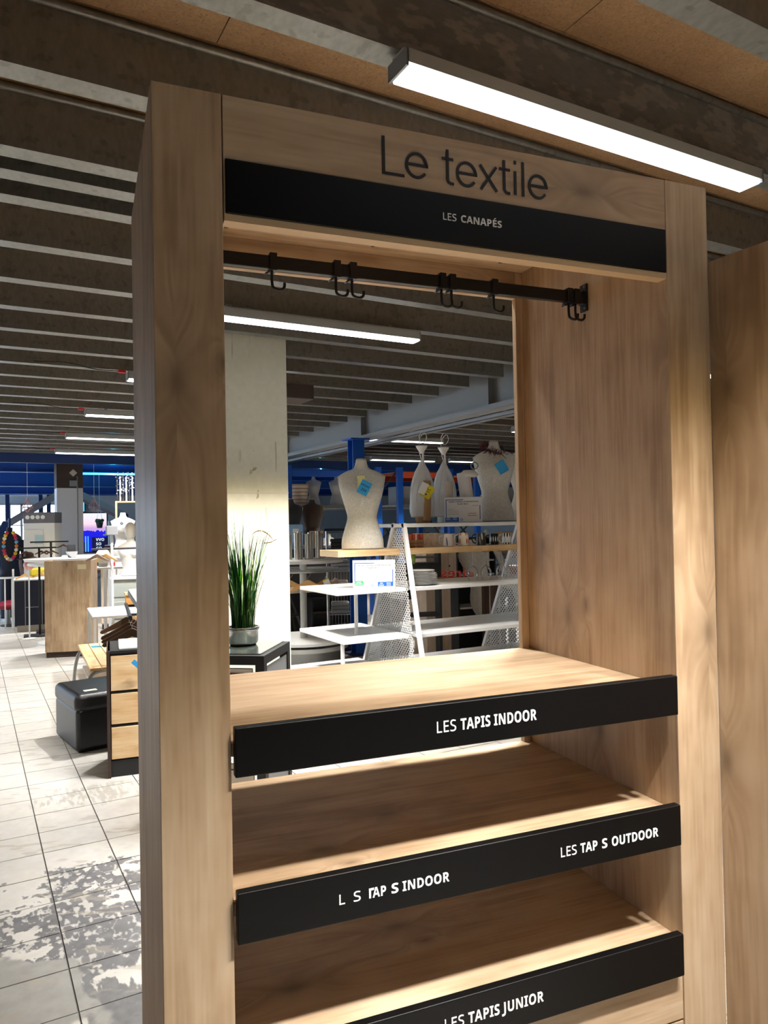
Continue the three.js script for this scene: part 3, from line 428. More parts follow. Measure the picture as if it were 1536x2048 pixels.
// ---- candles, boxes, bundles
{ const cd = new THREE.CylinderGeometry(.0095, .0095, .11, 12).translate(0, .055, 0); [[3.09, 'orange candle bundle with a dark band, left'], [3.172, 'orange candle bundle in the middle with a paper band'], [3.255, 'orange candle bundle nearest the pale wooden box']].forEach(([x, l], i) => { const t = thing('candle_bundle', l, 'candles', [x, 1.392, -5.22 - i * .01], -31, 'candle bundles'); for (const [a, b] of [[-.019, 0], [0, 0], [.019, 0], [-.0095, .0165], [.0095, .0165]]) { const m = obj('candle', cd, M.orange, t); m.position.set(a, 0, b); } obj('band', rb(.064, .055, .046, .003, 0, .035, .006), i ? M.kraft : M.darkWood, t); obj('string', bx(.066, .003, .048, 0, .036, .006), M.brown, t); }); }
{ const t = thing('wood_block_box', 'pale wooden box beside the flower mug on the shelf', 'box', [3.43, 1.392, -5.36], -33); obj('body', rb(.13, .105, .1, .003, 0, .0525, 0), M.pale, t); obj('lid', rb(.132, .008, .102, .002, 0, .108, 0), M.pale, t); }
function bundle(label, pos, ry, v) {
  const t = thing('wrapped_lamp', label, 'lamp', pos, ry, 'bagged lamps on the stand');
  obj('tube_core', rod([.035, .02, .075], [.04, .36, .055], .032, 16), v ? M.beige : M.kraft, t);
  obj('plastic_bag', loft(smooth([[.05, .1, .08], [.12, .11, .085, -.005], [.24, .1, .075], [.36, .085, .06], [.44, .065, .045], [.5, .03, .025], [.54, .012, .012]].map((r) => [r[0], r[1], r[2], r[3] || 0, 0]), 22), 24, .9), M.film, t);
  obj('bag_folds', Array.from({ length: 10 }, (_, i) => { const a = i / 10 * 6.283; return tube([[Math.cos(a) * .1, .06, Math.sin(a) * .08], [Math.cos(a + .2) * .108, .2, Math.sin(a + .2) * .085], [Math.cos(a) * .088, .36, Math.sin(a) * .064], [Math.cos(a) * .02, .52, Math.sin(a) * .018]], .004, 14, 4); }), M.film, t);
  obj('ceiling_cup', lathe([[.012, .6], [.05, .66], [.053, .67], [.01, .672]], 24), M.plastic, t); obj('stem', rod([.015, .5, 0], [.01, .62, 0], .009), M.plastic, t);
  obj('cord', tube([[0, .54, 0], [-.02, .62, .01], [-.01, .74, .0], [.03, .78, .0], [.045, .73, .01], [.01, .69, .0], [-.02, .75, .0], [0, .79, 0]], .0035, 40), M.plastic, t);
  obj('pot', lathe([[0, 0], [.06, 0], [.07, .08], [.066, .08], [0, .075]], 20), v ? M.white : M.kraft, t); return t;
}
bundle('bagged pendant lamp with kraft tube and yellow tag, left on the stand', [3.42, 1.592, -5.45], -32, 0); bundle('bagged white pendant lamp with loose wires, right on the stand', [3.68, 1.592, -5.5], -34, 1);
{ const t = thing('paper_roll', 'white cylinder shade in the right plastic bag, leaning', 'shade', [3.88, 1.592, -5.4], -34); obj('shade', rod([0, .02, 0], [-.05, .44, 0], .06, 20), M.plastic, t); obj('ring', new THREE.TorusGeometry(.03, .006, 8, 24).translate(.05, .5, 0), M.steel, t); obj('frill', lathe([[.07, .4], [.085, .42], [.07, .44], [.05, .46]], 20), M.plastic, t); }
priceTag('yellow price tag hanging on the bagged lamp with the kraft tube', 'tag', [3.4, 1.86, -5.34], -32, -28, .09, .11, M_yel);
priceTag('white card tag beside the yellow tag on the bagged lamp', 'tag', [3.36, 1.885, -5.338], -32, -26, .06, .1, M.card);
// ---- blue post, racks and stock behind
{ const t = thing('blue_post', 'bright blue steel post carrying the grey beam', 'post', [4.15, 0, -8.13]); obj('shaft', [span(-.08, .08, .02, 2.62, .06, .072), span(-.08, .08, .02, 2.62, -.072, -.06), span(-.008, .008, .02, 2.62, -.06, .06)], M.blue, t); obj('base_plate', bx(.28, .02, .28, 0, .01, 0), M.blueDark, t); obj('cap_plate', bx(.26, .016, .26, 0, 2.628, 0), M.blue, t); }
function rack(label, x0, x1, z, d, bm) {
  const t = thing('pallet_rack', label, 'rack', [(x0 + x1) / 2, 0, z], 0, 'blue pallet racks'), w = (x1 - x0) / 2;
  for (const sx of [-w, w]) for (const sz of [d / 2, -d / 2]) obj('upright', rb(.1, 2.5, .07, .004, sx, 1.25, sz), M.blue, t);
  for (const sx of [-w, w]) for (const [a, b] of [[.3, 1.1], [1.1, 1.9]]) obj('brace', [bar([sx, a, d / 2], [sx, b, -d / 2], .02, .02), bar([sx, b, -d / 2], [sx, b + .6, d / 2], .02, .02)], M.blackMatt, t);
  for (const y of [2.38]) for (const sz of [d / 2, -d / 2]) obj('beam', rb(2 * w, .1, .045, .004, 0, y, sz), bm, t);
  for (const y of [1.86, .95]) for (const sz of [d / 2, -d / 2]) obj('beam', rb(2 * w, .05, .04, .004, 0, y, sz), M.steel, t);
  for (const y of [2.43, 1.89, .98]) obj('rack_shelf', bx(2 * w, .015, d, 0, y, 0), y > 2 ? bm : M.grey, t); return t;
}
rack('blue pallet rack left of the torso form, holding grey mannequins', 4.2, 5.75, -11, 1, M.blue); rack('blue pallet rack behind the torso form waist', 6.15, 7.15, -11, 1, M.orange); rack('blue pallet rack behind the garlanded form', 7.7, 9.6, -11, 1, M.orange);
{ const spots = [[4.75, 1.9, -10.8, M.greyMan, 'small grey mannequin on the top level of the left blue rack'], [5.1, 1.9, -10.7, M.greyMan, 'second grey mannequin on the top level of the left blue rack'], [5.45, 1.9, -10.8, M.greyMan, 'third grey mannequin on the top level of the left blue rack'], [4.95, .99, -10.7, M.plastic, 'white mannequin on the middle level of the left blue rack'], [5.4, .99, -10.7, M.greyMan, 'grey mannequin on the middle level of the left blue rack'], [6.4, .99, -10.8, M.greyMan, 'grey mannequin on the second blue rack, left'], [6.8, .99, -10.7, M.charcoal, 'dark mannequin on the second blue rack, right'], [8.1, .99, -10.8, M.greyMan, 'grey mannequin on the third blue rack']];
  spots.forEach(([x, y, z, m, l]) => torsoForm('rack_mannequin', l, [x, y, z], -24, m, .62, 'mannequins on the racks')); 
  [[6.35, 1.9, -10.8, .3, .3, M.grey, 'grey carton on the top level of the second rack, left'], [6.85, 1.9, -10.8, .35, .36, M.charcoal, 'dark carton on the top level of the second rack, right'], [8.5, 1.9, -10.8, .5, .3, M.grey, 'grey carton on the top level of the third rack'], [8.7, .99, -10.8, .5, .4, M.kraft, 'brown carton on the third rack']].forEach(([x, y, z, w, h, m, l]) => { const t = thing('carton', l, 'box', [x, y, z], 0, 'cartons on the racks'); obj('body', rb(w, h, .35, .006, 0, h / 2, 0), m, t); obj('tape', bx(.05, .001, .351, 0, h + .0006, 0), M.beige, t); }); }
{ const t = thing('mosaic_crate', 'beige woven basket on the rack next to the column', 'basket', [4.46, 1.9, -10.75]); obj('body', lathe([[.14, 0], [.17, .32], [.165, .32], [.135, .01], [0, .01]], 20), M.beige, t); for (let i = 0; i < 6; i++) obj('weave_band', new THREE.TorusGeometry(.145 + i * .005, .008, 6, 24).rotateX(Math.PI / 2).translate(0, .03 + i * .055, 0), M.kraft, t); }
torsoForm('dark_form', 'dark grey torso form behind the metal tubes, touching the column edge', [3.95, 1.3, -9.8], -22, M.charcoal, .92, 'dark torso forms'); torsoForm('dark_form', 'dark brown torso form behind the kraft carton', [4.32, 1.3, -9.9], -22, M.brown, .92, 'dark torso forms');
{ const t = thing('stock_table', 'grey counter behind the metal tubes carrying dark forms', 'counter', [4.15, 0, -9.85]); obj('top', rb(1.3, .04, .6, .006, 0, 1.28, 0), M.grey, t); obj('front', bx(1.26, 1.26, .03, 0, .63, .27), M.charcoal, t); obj('side', [bx(.03, 1.26, .54, -.62, .63, 0), bx(.03, 1.26, .54, .62, .63, 0)], M.charcoal, t); }
{ const t = thing('picture_box', 'pale blue picture box in front of the dark form', 'box', [3.95, 1.3, -9.62], -22); obj('body', rb(.2, .3, .05, .004, 0, .15, 0), std('#8fb8e0', .5), t); obj('figure', bx(.08, .2, .002, 0, .14, .026), M.card, t); const k = thing('carton', 'kraft carton right of the pale blue picture box', 'box', [4.25, 1.3, -9.6], -22); obj('body', rb(.19, .2, .1, .004, 0, .1, 0), M.kraft, k); obj('flap', bx(.19, .003, .05, 0, .2015, .02), M.beige, k); }
{ const tb = thing('round_table', 'round white two-tier table carrying shiny metal tubes, right of the column', 'table', [3.45, 0, -8.2]); obj('top', new THREE.CylinderGeometry(.48, .48, .035, 48).translate(0, 1.165, 0), M.white, tb); obj('ring', new THREE.TorusGeometry(.42, .018, 8, 40).rotateX(Math.PI / 2).translate(0, 1.06, 0), M.steel, tb); obj('stem', rod([0, 0, 0], [0, 1.15, 0], .04, 16), M.tubeGrey, tb); obj('platform', new THREE.CylinderGeometry(.54, .54, .03, 64).translate(0, .24, 0), M.whiteSatin, tb); obj('platform_ring', new THREE.CylinderGeometry(.52, .52, .05, 64, 1, true).translate(0, .17, 0), M.tubeGrey, tb); obj('platform_base', new THREE.CylinderGeometry(.44, .44, .14, 48).translate(0, .07, 0), M.steel, tb); obj('bracket', [rod([0, 1.06, 0], [.42, 1.06, 0], .012), rod([0, 1.06, 0], [-.42, 1.06, 0], .012)], M.steel, tb);
  const words = ['first', 'second', 'third', 'fourth', 'fifth', 'sixth', 'seventh']; for (let i = 0; i < 7; i++) { const t = thing('metal_tube', words[i] + ' shiny metal tube from the column on the round table', 'tube', [3.3 + i * .068, 1.184, -8.25 + (i % 2) * .07], 0, 'metal tubes on the round table'); obj('shell', new THREE.CylinderGeometry(.032, .036, .3 + (i % 3) * .03, 20, 1, true).translate(0, .15, 0), M.foil, t); obj('rim', new THREE.TorusGeometry(.033, .003, 6, 20).rotateX(Math.PI / 2).translate(0, .3 + (i % 3) * .015, 0), M.chrome, t); } }
// hangers
function hangerGeo(k = 1, t = .012) {
  const s = new THREE.Shape(); s.moveTo(-.215, -.085); s.quadraticCurveTo(-.235, -.105, -.205, -.11); s.quadraticCurveTo(-.1, -.07, 0, -.035); s.quadraticCurveTo(.1, -.07, .205, -.11); s.quadraticCurveTo(.235, -.105, .215, -.085); s.quadraticCurveTo(.1, -.03, .03, .012); s.quadraticCurveTo(0, .032, -.03, .012); s.quadraticCurveTo(-.1, -.03, -.215, -.085);
  return { wood: new THREE.ExtrudeGeometry(s, { depth: t, bevelEnabled: true, bevelSize: .003, bevelThickness: .003, bevelSegments: 1, curveSegments: 8 }).translate(0, 0, -t / 2).scale(k, k, k), hook: tube([[0, .012, 0], [0, .05, 0], [.018, .07, 0], [.03, .092, 0], [.012, .118, 0], [-.018, .108, 0], [-.024, .092, 0]].map((p) => p.map((q) => q * k)), .0022 * k, 24, 6) };
}
const HG = hangerGeo();
function hanger(label, pos, ry, mat = M.hanger, group, k = 1) { const t = thing('hanger', label, 'hanger', pos, ry, group); obj('shoulder', HG.wood, mat, t).scale.setScalar(k); obj('hook', HG.hook, M.chrome, t).scale.setScalar(k); return t; }
hanger('light wooden hanger under the round table, half behind the column', [3.16, .942, -7.89], -32, M.hanger, 'hangers under the round table'); hanger('light wooden hanger under the round table, right of the first', [3.34, .942, -7.8], -20, M.hanger, 'hangers under the round table'); hanger('darker wooden hanger under the round table with a yellow edged tag', [3.56, .942, -7.8], -35, std('#b07c4a', .45), 'hangers under the round table'); hanger('pale wooden hanger rearmost under the round table', [3.72, .942, -7.88], 40, M.pale, 'hangers under the round table');
{ const t = priceTag('white tag with yellow edge hanging from the darker hanger', 'tag', [3.56, .9, -7.74], -25, 22, .07, .14, M.card); obj('edge', bx(.07, .012, .0034, 0, .066, 0), M.tagYellow, t).rotation.z = 22 * R; }
{ const t = thing('trestle_table', 'dark trestle table behind the wooden hangers', 'table', [4.1, 0, -9.33]); obj('top', rb(1.5, .06, .36, .006, 0, .72, 0), M.beige, t); for (const s of [-.4, .3]) obj('trestle', [bar([s, .69, .05], [s - .22, 0, .16], .035, .03), bar([s, .69, .05], [s + .22, 0, .16], .035, .03), bar([s, .69, -.05], [s - .22, 0, -.2], .035, .03), bar([s, .69, -.05], [s + .22, 0, -.2], .035, .03), bx(.2, .03, .03, s, .4, .11)], M.blackMatt, t); obj('lower_cabinet', [bx(.7, .02, .2, .25, .6, 0), bx(.02, .6, .2, -.09, .3, 0), bx(.02, .6, .2, .59, .3, 0), bx(.7, .6, .02, .25, .3, -.09)], M.charcoal, t); for (const y of [.2, .4]) obj('cabinet_shelf', bx(.66, .02, .18, .25, y, 0), M.darkWood, t); }
{ const t = thing('wire_rack', 'chrome wire shelving tower left of the blue post', 'rack', [4.25, 0, -8.87], -25); const W = .16; for (const sx of [-W, W]) for (const sz of [-W, W]) obj('upright', rod([sx, 0, sz], [sx, 1.5, sz], .014, 10), M.chrome, t); for (const y of [.15, .42, .7, .98, 1.25, 1.48]) obj('wire_shelf', [rod([-W, y, W], [W, y, W], .006), rod([-W, y, -W], [W, y, -W], .006), rod([-W, y, W], [-W, y, -W], .006), rod([W, y, W], [W, y, -W], .006), ...Array.from({ length: 9 }, (_, i) => rod([-W + i * .04, y, W], [-W + i * .04, y, -W], .003, 4))], M.steel, t); obj('back_wires', Array.from({ length: 8 }, (_, i) => rod([-W + .02 + i * .04, 0.15, -W], [-W + .02 + i * .04, 1.48, -W], .004, 5)), M.steel, t); obj('top_plate', rb(.38, .03, .38, .004, 0, 1.52, 0), M.navy, t);
  [[.43, 'rolled grey blanket on the second wire shelf', M.grey], [.71, 'beige cloth pile on the third wire shelf', M.beige], [.99, 'grey cloth pile on the fourth wire shelf', M.grey], [1.26, 'dark cloth pile on the top wire shelf', M.charcoal]].forEach(([y, l, m]) => { const o = thing('cloth_pile', l, 'cloth', [4.25, y, -8.87], -25, 'cloth piles on the wire tower'); for (let i = 0; i < 3; i++) obj('fold', rb(.24, .045, .24, .02, rnd(-.01, .01), .025 + i * .047, 0, 3), m, o); }); }
{ const t = thing('purple_bag', 'dark purple bag slumped on the floor before the blue post', 'bag', [4.16, 0, -8.5], 10); obj('body', loft(smooth([[0, .17, .11, 0, 0], [.08, .18, .12, 0, 0], [.2, .14, .09, .02, 0], [.28, .08, .05, .03, 0]], 14), 20, .8), M.purple, t); obj('strap', tube([[-.05, .25, .03], [0, .34, .02], [.08, .26, .02]], .012), M.purple, t); }
// furniture behind the stand
{ const t = thing('pale_cabinet', 'tall pale wood cabinet behind the mugs', 'cabinet', [4.6, 0, -7.0], -8); obj('body', bspan(-.17, .13, 0, 1.47, -.35, 0, 'y'), M.pale, t); const d = obj('door', bspan(-.17, .1, .9, 1.465, .001, .018, 'y'), M.pale, t); obj('handle_hole', new THREE.CylinderGeometry(.012, .012, .004, 14).rotateX(Math.PI / 2).scale(.7, 1.3, 1).translate(-.15, 1.03, .019), M.blackMatt, d); const d2 = obj('side_door', bspan(.103, .2, .9, 1.465, .001, .018, 'y'), M.pale, t); obj('handle_hole', new THREE.CylinderGeometry(.01, .01, .004, 14).rotateX(Math.PI / 2).translate(.115, 1.1, .019), M.blackMatt, d2); }
{ const t = thing('dark_shelf', 'dark open shelf right of the pale cabinet', 'shelf', [5.4, 0, -7.55], -8); obj('back', bx(.5, 1.4, .02, 0, .7, -.2), M.charcoal, t); obj('side', [bx(.02, 1.4, .4, -.25, .7, 0), bx(.02, 1.4, .4, .25, .7, 0)], M.charcoal, t); for (const y of [.55, .95, 1.12, 1.24, 1.39]) obj('shelf_board', rb(.48, .02, .38, .003, 0, y, .01), y > 1.3 ? M.charcoal : M.white, t); }
{ const t = thing('letter_sign', 'red lettering seen from behind on a board behind the plates', 'sign', [4.4, 1.022, -6.36], -34); obj('letters', word('oires', fontB, .085, -.17, .17, .002, -.01, .02).rotateY(Math.PI), M.coral, t); obj('base_board', bx(.4, .02, .1, 0, -.01, 0), M.kraft, t); }
{ const t = thing('kraft_shelf', 'brown wooden board shelf behind the plates under the red letters', 'shelf', [4.28, 0, -6.4], -10); obj('top', board(.9, .04, .4, 0, .98, 0, 'x'), M.lime, t); obj('leg', bx(.06, .96, .06, -.5, .48, .1), M.darkWood, t); obj('leg', bx(.06, .96, .06, .5, .48, .1), M.darkWood, t); obj('leg', bx(.06, .96, .06, -.5, .48, -.1), M.darkWood, t); obj('leg', bx(.06, .96, .06, .5, .48, -.1), M.darkWood, t); }
{ const t = thing('grill_rack', 'black metal rail rack behind the candles', 'rack', [4.15, 0, -6.9], -20); obj('bar', [rod([-.3, 1.28, 0], [.3, 1.28, 0], .012), rod([-.3, 1.22, 0], [.3, 1.22, 0], .012)], M.steel, t); obj('frame', [bx(.03, 1.33, .2, .31, .665, 0), bx(.03, 1.33, .2, -.31, .665, 0), bx(.62, .2, .2, 0, 1.06, 0), bx(.62, .03, .2, 0, .6, 0)], M.charcoal, t); }
[[4.02, 1.16, -6.72, M.orange, 'orange soft toy strip hanging in the black rail rack'], [4.08, 1.16, -6.7, M.leafD, 'green handle hanging in the black rail rack']].forEach(([x, y, z, m, l]) => { const t = thing('small_item', l, 'item', [x, y, z], -20); obj('body', loft([[0, .012, .008], [.08, .022, .01], [.15, .018, .008]], 12), m, t); obj('loop', new THREE.TorusGeometry(.012, .003, 6, 14).translate(0, .16, 0), M.blackMatt, t); });
{ const t = thing('leaning_mannequin', 'pale headless mannequin body leaning behind the wine glasses', 'mannequin', [5.3, 0, -6.85], -35); const b = obj('body', loft(smooth([[0, .05, .05, 0, 0], [.2, .075, .075, 0, 0], [.45, .1, .1, 0, 0], [.62, .16, .12, 0, 0], [.75, .165, .12, 0, 0], [.92, .12, .09, 0, 0], [1.1, .15, .11, 0, 0], [1.28, .18, .09, 0, 0], [1.36, .08, .05, 0, 0], [1.42, .05, .045, 0, 0]], 40), 30, .9), M.linen, t); b.rotation.z = .22; const a = obj('arm', loft(smooth([[.62, .022, .022, .3, 0], [.85, .032, .03, .27, 0], [1.05, .036, .034, .2, 0], [1.26, .045, .045, .14, 0]], 16), 16), M.linen, t); a.rotation.z = .12; obj('glass_foot', new THREE.CylinderGeometry(.16, .16, .016, 30).translate(0, .008, 0), M.steel, t); }
function legTable(label, x, z, ry, top) { const t = thing('oak_table', label, 'table', [x, 0, z], ry, 'oak tables behind the stand'); obj('top', board(.95, .05, .5, 0, .8, 0, 'x'), top, t); for (const sx of [-.42, .42]) for (const sz of [-.2, .2]) obj('leg', rb(.08, .775, .08, .004, sx, .3875, sz), M.darkWood, t); obj('apron', [bx(.86, .14, .04, 0, .7, .2), bx(.86, .14, .04, 0, .7, -.2)], M.blackMatt, t); return t; }
legTable('oak legged table behind the middle of the white stand', 5.1, -8.2, -12, M.lime); legTable('oak legged table at the right behind the second mesh end', 6.2, -7.2, -20, M.lime);
{ const t = thing('grey_cabinet', 'pale grey low cabinet with arched openings behind the stand', 'cabinet', [5.5, 0, -9.0], -12); obj('body', rb(1.1, .62, .4, .01, 0, .31, 0), M.beige, t); for (const x of [-.35, 0, .35]) obj('arch_panel', new THREE.CylinderGeometry(.13, .13, .01, 24, 1, false, 0, Math.PI).rotateX(Math.PI / 2).rotateZ(Math.PI / 2).translate(x, .3, .2), M.charcoal, t); }
[[5.9, .826, -7.2, M.orange, 'orange basket on the right oak table'], [6.25, .826, -7.2, M.tagYellow, 'yellow card stack on the right oak table'], [6.0, .826, -7.35, M.card, 'white box on the right oak table']].forEach(([x, y, z, m, l]) => { const t = thing('table_box', l, 'box', [x, y, z], -20); obj('body', rb(.22, .2, .16, .01, 0, .1, 0), m, t); obj('rim', rb(.23, .02, .17, .006, 0, .2, 0), m, t); });
// ================================================================ THE AISLE ON THE LEFT
{ const t = thing('drawer_chest', 'chest of pale oak drawers with black plinth, beside the shelf unit', 'chest', [1.06, 0, -5.22], -9);
  obj('carcass', [span(-.27, .27, .1, .8, -.22, .2), span(-.275, -.255, 0, .81, -.22, .235)], M.brown, t); obj('plinth', span(-.255, .26, 0, .105, -.2, .215), M.blackMatt, t); obj('top', rb(.54, .02, .45, .003, 0, .8, 0), M.blackMatt, t); obj('white_cover', rb(.46, .014, .4, .004, .03, .817, 0), M.white, t);
  for (const [a, b] of [[.115, .318], [.338, .532], [.552, .775]]) { const d = obj('drawer', bspan(-.25, .26, a, b, .2, .222, 'x'), M.lime, t); obj('finger_groove', bx(.5, .012, .01, 0, b + .006, .212), M.blackMatt, d); } }
priceTag('small blue tag on the pale oak drawer chest', 'tag', [.925, .72, -4.975], -9, 45, .03, .06, M.tagBlue);
{ const t = thing('pouf', 'black leather cube pouf with rounded edges and a yellow sticker', 'pouf', [.83, 0, -6.02], 8); obj('body', rb(.46, .3, .6, .03, 0, .16, 0, 3), M.leather, t); obj('cushion', rb(.475, .13, .615, .045, 0, .35, 0, 4), M.leather, t); obj('base', rb(.42, .03, .56, .006, 0, .015, 0), M.blackMatt, t); obj('sticker', bx(.09, .001, .05, -.1, .4155, .18), std('#e9e3c0', .6), t); }
{ const t = thing('slat_bench', 'bench with light wood slats and grey tube legs behind the pouf', 'bench', [1.06, 0, -7.15], -3); obj('lower_shelf', rb(.34, .02, 1.1, .004, .02, .25, -.1), M.white, t);
  for (let i = 0; i < 4; i++) obj('slat', board(.09, .025, 1.4, -.14 + i * .096, .448, 0, 'z', .004), M.lime, t); for (const z of [.66, -.62]) obj('leg_frame', tube([[-.24, 0, z + .04], [-.21, .3, z + .02], [-.17, .4, z], [-.1, .428, z], [.1, .428, z], [.17, .4, z], [.21, .3, z + .02], [.24, 0, z + .04]], .016, 50, 8), M.tubeGrey, t); }
priceTag('blue ticket lying on the bench slats', 'tag', [1.05, .466, -7.62], 0, 0, .09, .003, M.tagBlue).children[0].scale.set(1, 1, 26);
priceTag('white ticket lying on the bench slats beside the blue one', 'tag', [1.17, .466, -7.58], 0, 0, .1, .003, M.card).children[0].scale.set(1, 1, 26);
function lowTable(label, x, z, y, w, d, ry) { const t = thing('white_table', label, 'table', [x, 0, z], ry, 'white metal tables'); obj('top', rb(w, .022, d, .004, 0, y - .011, 0), M.white, t); for (const sx of [-1, 1]) for (const sz of [-1, 1]) obj('leg', rb(.028, y - .022, .028, .003, sx * (w / 2 - .02), (y - .022) / 2, sz * (d / 2 - .02)), M.white, t); return t; }
lowTable('white table behind the bench at half height', 1.42, -8.5, .7, .62, .95, -4);
{ const t = thing('sloped_table', 'white sloping display top with grey edge left of the shelf unit', 'table', [1.53, 0, -6.6], -4); obj('rail', [rod([-.41, .9, .62], [-.33, .9, -.46], .016, 12), rod([-.33, .9, -.3], [-.1, .9, -.3], .012), rod([-.4, .9, .4], [-.1, .9, .4], .012)], M.darkSteel, t); const p = obj('top', rb(.62, .018, .9, .003, 0, 0, 0), M.whiteSatin, t); p.position.set(0, .985, 0); p.rotation.x = .1; const e = obj('edge', rb(.63, .03, .91, .003, 0, 0, 0), M.grey, t); e.position.set(0, .958, 0); e.rotation.x = .1; for (const [sx, z] of [[-.12, .4], [.25, .4], [-.12, -.3], [.25, -.3]]) obj('leg', rb(.03, .92, .03, .003, sx, .46, z), M.white, t); }
[['front one of the brown hangers on the dark rail', .0], ['second brown hanger on the dark rail', .2], ['third brown hanger on the dark rail', .42], ['rearmost brown hanger on the dark rail', .8]].forEach(([l, d], i) => hanger(l, [1.1 + d * .13, .785, -6.06 - d], -20 + i * 3, M.hangerDark, 'brown hangers on the dark rail'));
{ const t = thing('oak_counter', 'tall oak panel counter on dark plinth with a small label', 'counter', [1.12, 0, -10.25], -17); obj('front', bspan(-.27, .25, .07, 1.2, .2, .23, 'y'), M.oak, t); obj('side', bspan(.25, .275, .07, 1.2, -.25, .23, 'y'), M.oak, t); obj('side', bspan(-.275, -.272, .07, 1.2, -.25, .2, 'y', .0005), M.oak, t); obj('plinth', span(-.26, .25, 0, .07, -.2, .21), M.brown, t); obj('label_card', bx(.1, .06, .002, .17, 1.12, .232), std('#efe7c4', .6), t); obj('inner_shelf', bspan(-.27, .25, 1.06, 1.08, -.25, .2, 'x'), M.oak, t); }
{ const t = thing('round_display', 'round white table on a post behind the oak counter', 'table', [1.1, 0, -11.4]); obj('top', new THREE.CylinderGeometry(.47, .45, .035, 48).translate(0, 1.17, 0), M.white, t); obj('under_ring', new THREE.TorusGeometry(.4, .02, 8, 48).rotateX(Math.PI / 2).translate(0, 1.11, 0), M.white, t); obj('post', rb(.045, 1.13, .045, .004, 0, .565, 0), M.white, t); obj('foot', new THREE.CylinderGeometry(.3, .3, .02, 36).translate(0, .01, 0), M.white, t); }
hanger('brown hanger hanging left under the round white table', [1.21, 1.017, -11.015], -10, std('#8a5f3a', .45), 'hangers under the round white table', .8); hanger('light hanger hanging right under the round white table', [1.37, 1.017, -11.105], 20, M.hanger, 'hangers under the round white table', .8);
{ const t = thing('ice_bucket', 'steel bucket on the round white table', 'bucket', [1.26, 1.188, -11.4]); obj('body', lathe([[0, 0], [.05, .005], [.085, .09], [.08, .09], [.045, .012], [0, .012]], 28), M.chrome, t); obj('foot', new THREE.CylinderGeometry(.035, .05, .01, 20).translate(0, .005, 0), M.steel, t); const b = thing('black_speaker', 'small black box resting in the steel bucket', 'box', [1.25, 1.27, -11.4], -6); obj('body', rb(.11, .1, .06, .008, 0, .05, 0), M.blackMatt, b); obj('front', bx(.09, .08, .003, 0, .05, .031), M.charcoal, b); }
function blackRail(label, x, z, y, w) { const t = thing('clothes_rail', label, 'rail', [x, 0, z], -4, 'black clothes rails'); obj('bar', rb(w, .022, .022, .003, 0, y, 0), M.blackMatt, t); obj('post', rb(.03, y, .03, .003, .02, y / 2, 0), M.blackMatt, t); obj('foot', rb(.4, .02, .3, .004, 0, .01, 0), M.blackMatt, t); }
blackRail('black T-shaped clothes rail, nearer and lower one', .88, -12.3, 1.32, .52); blackRail('black T-shaped clothes rail, farther and higher one', 1.08, -12.72, 1.4, .55);
[[.72, 1.268, -12.3, 'small brown hanger at the left end of the lower black rail'], [.93, 1.268, -12.3, 'small brown hanger in the middle of the lower black rail'], [1.08, 1.268, -12.3, 'small brown hanger at the right end of the lower black rail'], [1.0, 1.268, -12.3, 'small brown hanger third from the left on the lower black rail'], [1.28, 1.346, -12.72, 'small brown hanger on the higher black rail']].forEach(([x, y, z, l]) => hanger(l, [x, y, z], -4 + rnd(-30, 30), std('#6b4a35', .5), 'small hangers on black rails', .45));
{ const t = thing('dark_counter', 'black counter with grey seams left of the oak counter', 'counter', [.86, 0, -13.1], -6); obj('body', bspan(-.25, .3, .1, .8, -.25, .2, 'y'), M.navy, t); obj('plinth', span(-.22, .28, 0, .1, -.22, .16), M.vinyl, t); obj('top', rb(.58, .02, .5, .004, .02, .81, -.02), M.white, t); obj('trim', [bx(.012, .7, .004, -.1, .45, .203), bx(.2, .012, .004, 0, .38, .203), bx(.012, .7, .004, .14, .45, .203)], M.grey, t); }
{ const t = thing('mustard_table', 'low table with mustard cloth behind the black counter', 'table', [1.16, 0, -13.6]); obj('cloth', rb(.62, .12, .4, .02, 0, .89, 0), M.mustard, t); obj('leg', [bx(.04, .83, .04, -.25, .415, .1), bx(.04, .83, .04, .25, .415, .1), bx(.04, .83, .04, -.25, .415, -.1), bx(.04, .83, .04, .25, .415, -.1)], M.grey, t); }
hanger('light hanger left on the counter over the mustard cloth', [.74, .888, -13.0], 15, M.hanger, 'hangers over the mustard cloth', .6); hanger('light hanger right on the counter over the mustard cloth', [.98, .893, -13.0], -25, M.hanger, 'hangers over the mustard cloth', .65);
{ const t = thing('hat_stand', 'brown hat on a pale head ball left of the round white table', 'hat', [.74, 0, -12.0]); obj('ball', sph(.075, 0, 1.08, 0, 1, 1, 1, 20), M.pink, t); obj('stem', rod([0, 0, 0], [0, 1.02, 0], .01), M.white, t); obj('foot', new THREE.CylinderGeometry(.1, .1, .015, 24).translate(0, .0075, 0), M.white, t); const h = obj('brim', lathe([[0, 1.2], [.06, 1.21], [.16, 1.17], [.17, 1.165], [.06, 1.195], [0, 1.19]], 24), M.brown, t); obj('crown', lathe([[.07, 1.2], [.065, 1.25], [.03, 1.27], [0, 1.265]], 20), M.darkWood, h); }
{ const t = thing('white_railing', 'white metal railing left of the black counter', 'railing', [.58, 0, -13.5], -3); obj('top_rail', rb(.5, .03, .03, .004, 0, .82, 0), M.white, t); for (let i = 0; i < 5; i++) obj('baluster', rb(.02, .8, .02, .003, -.2 + i * .1, .4, 0), M.white, t); obj('tall_post', rb(.03, .96, .03, .003, .02, .48, 0), M.white, t); }
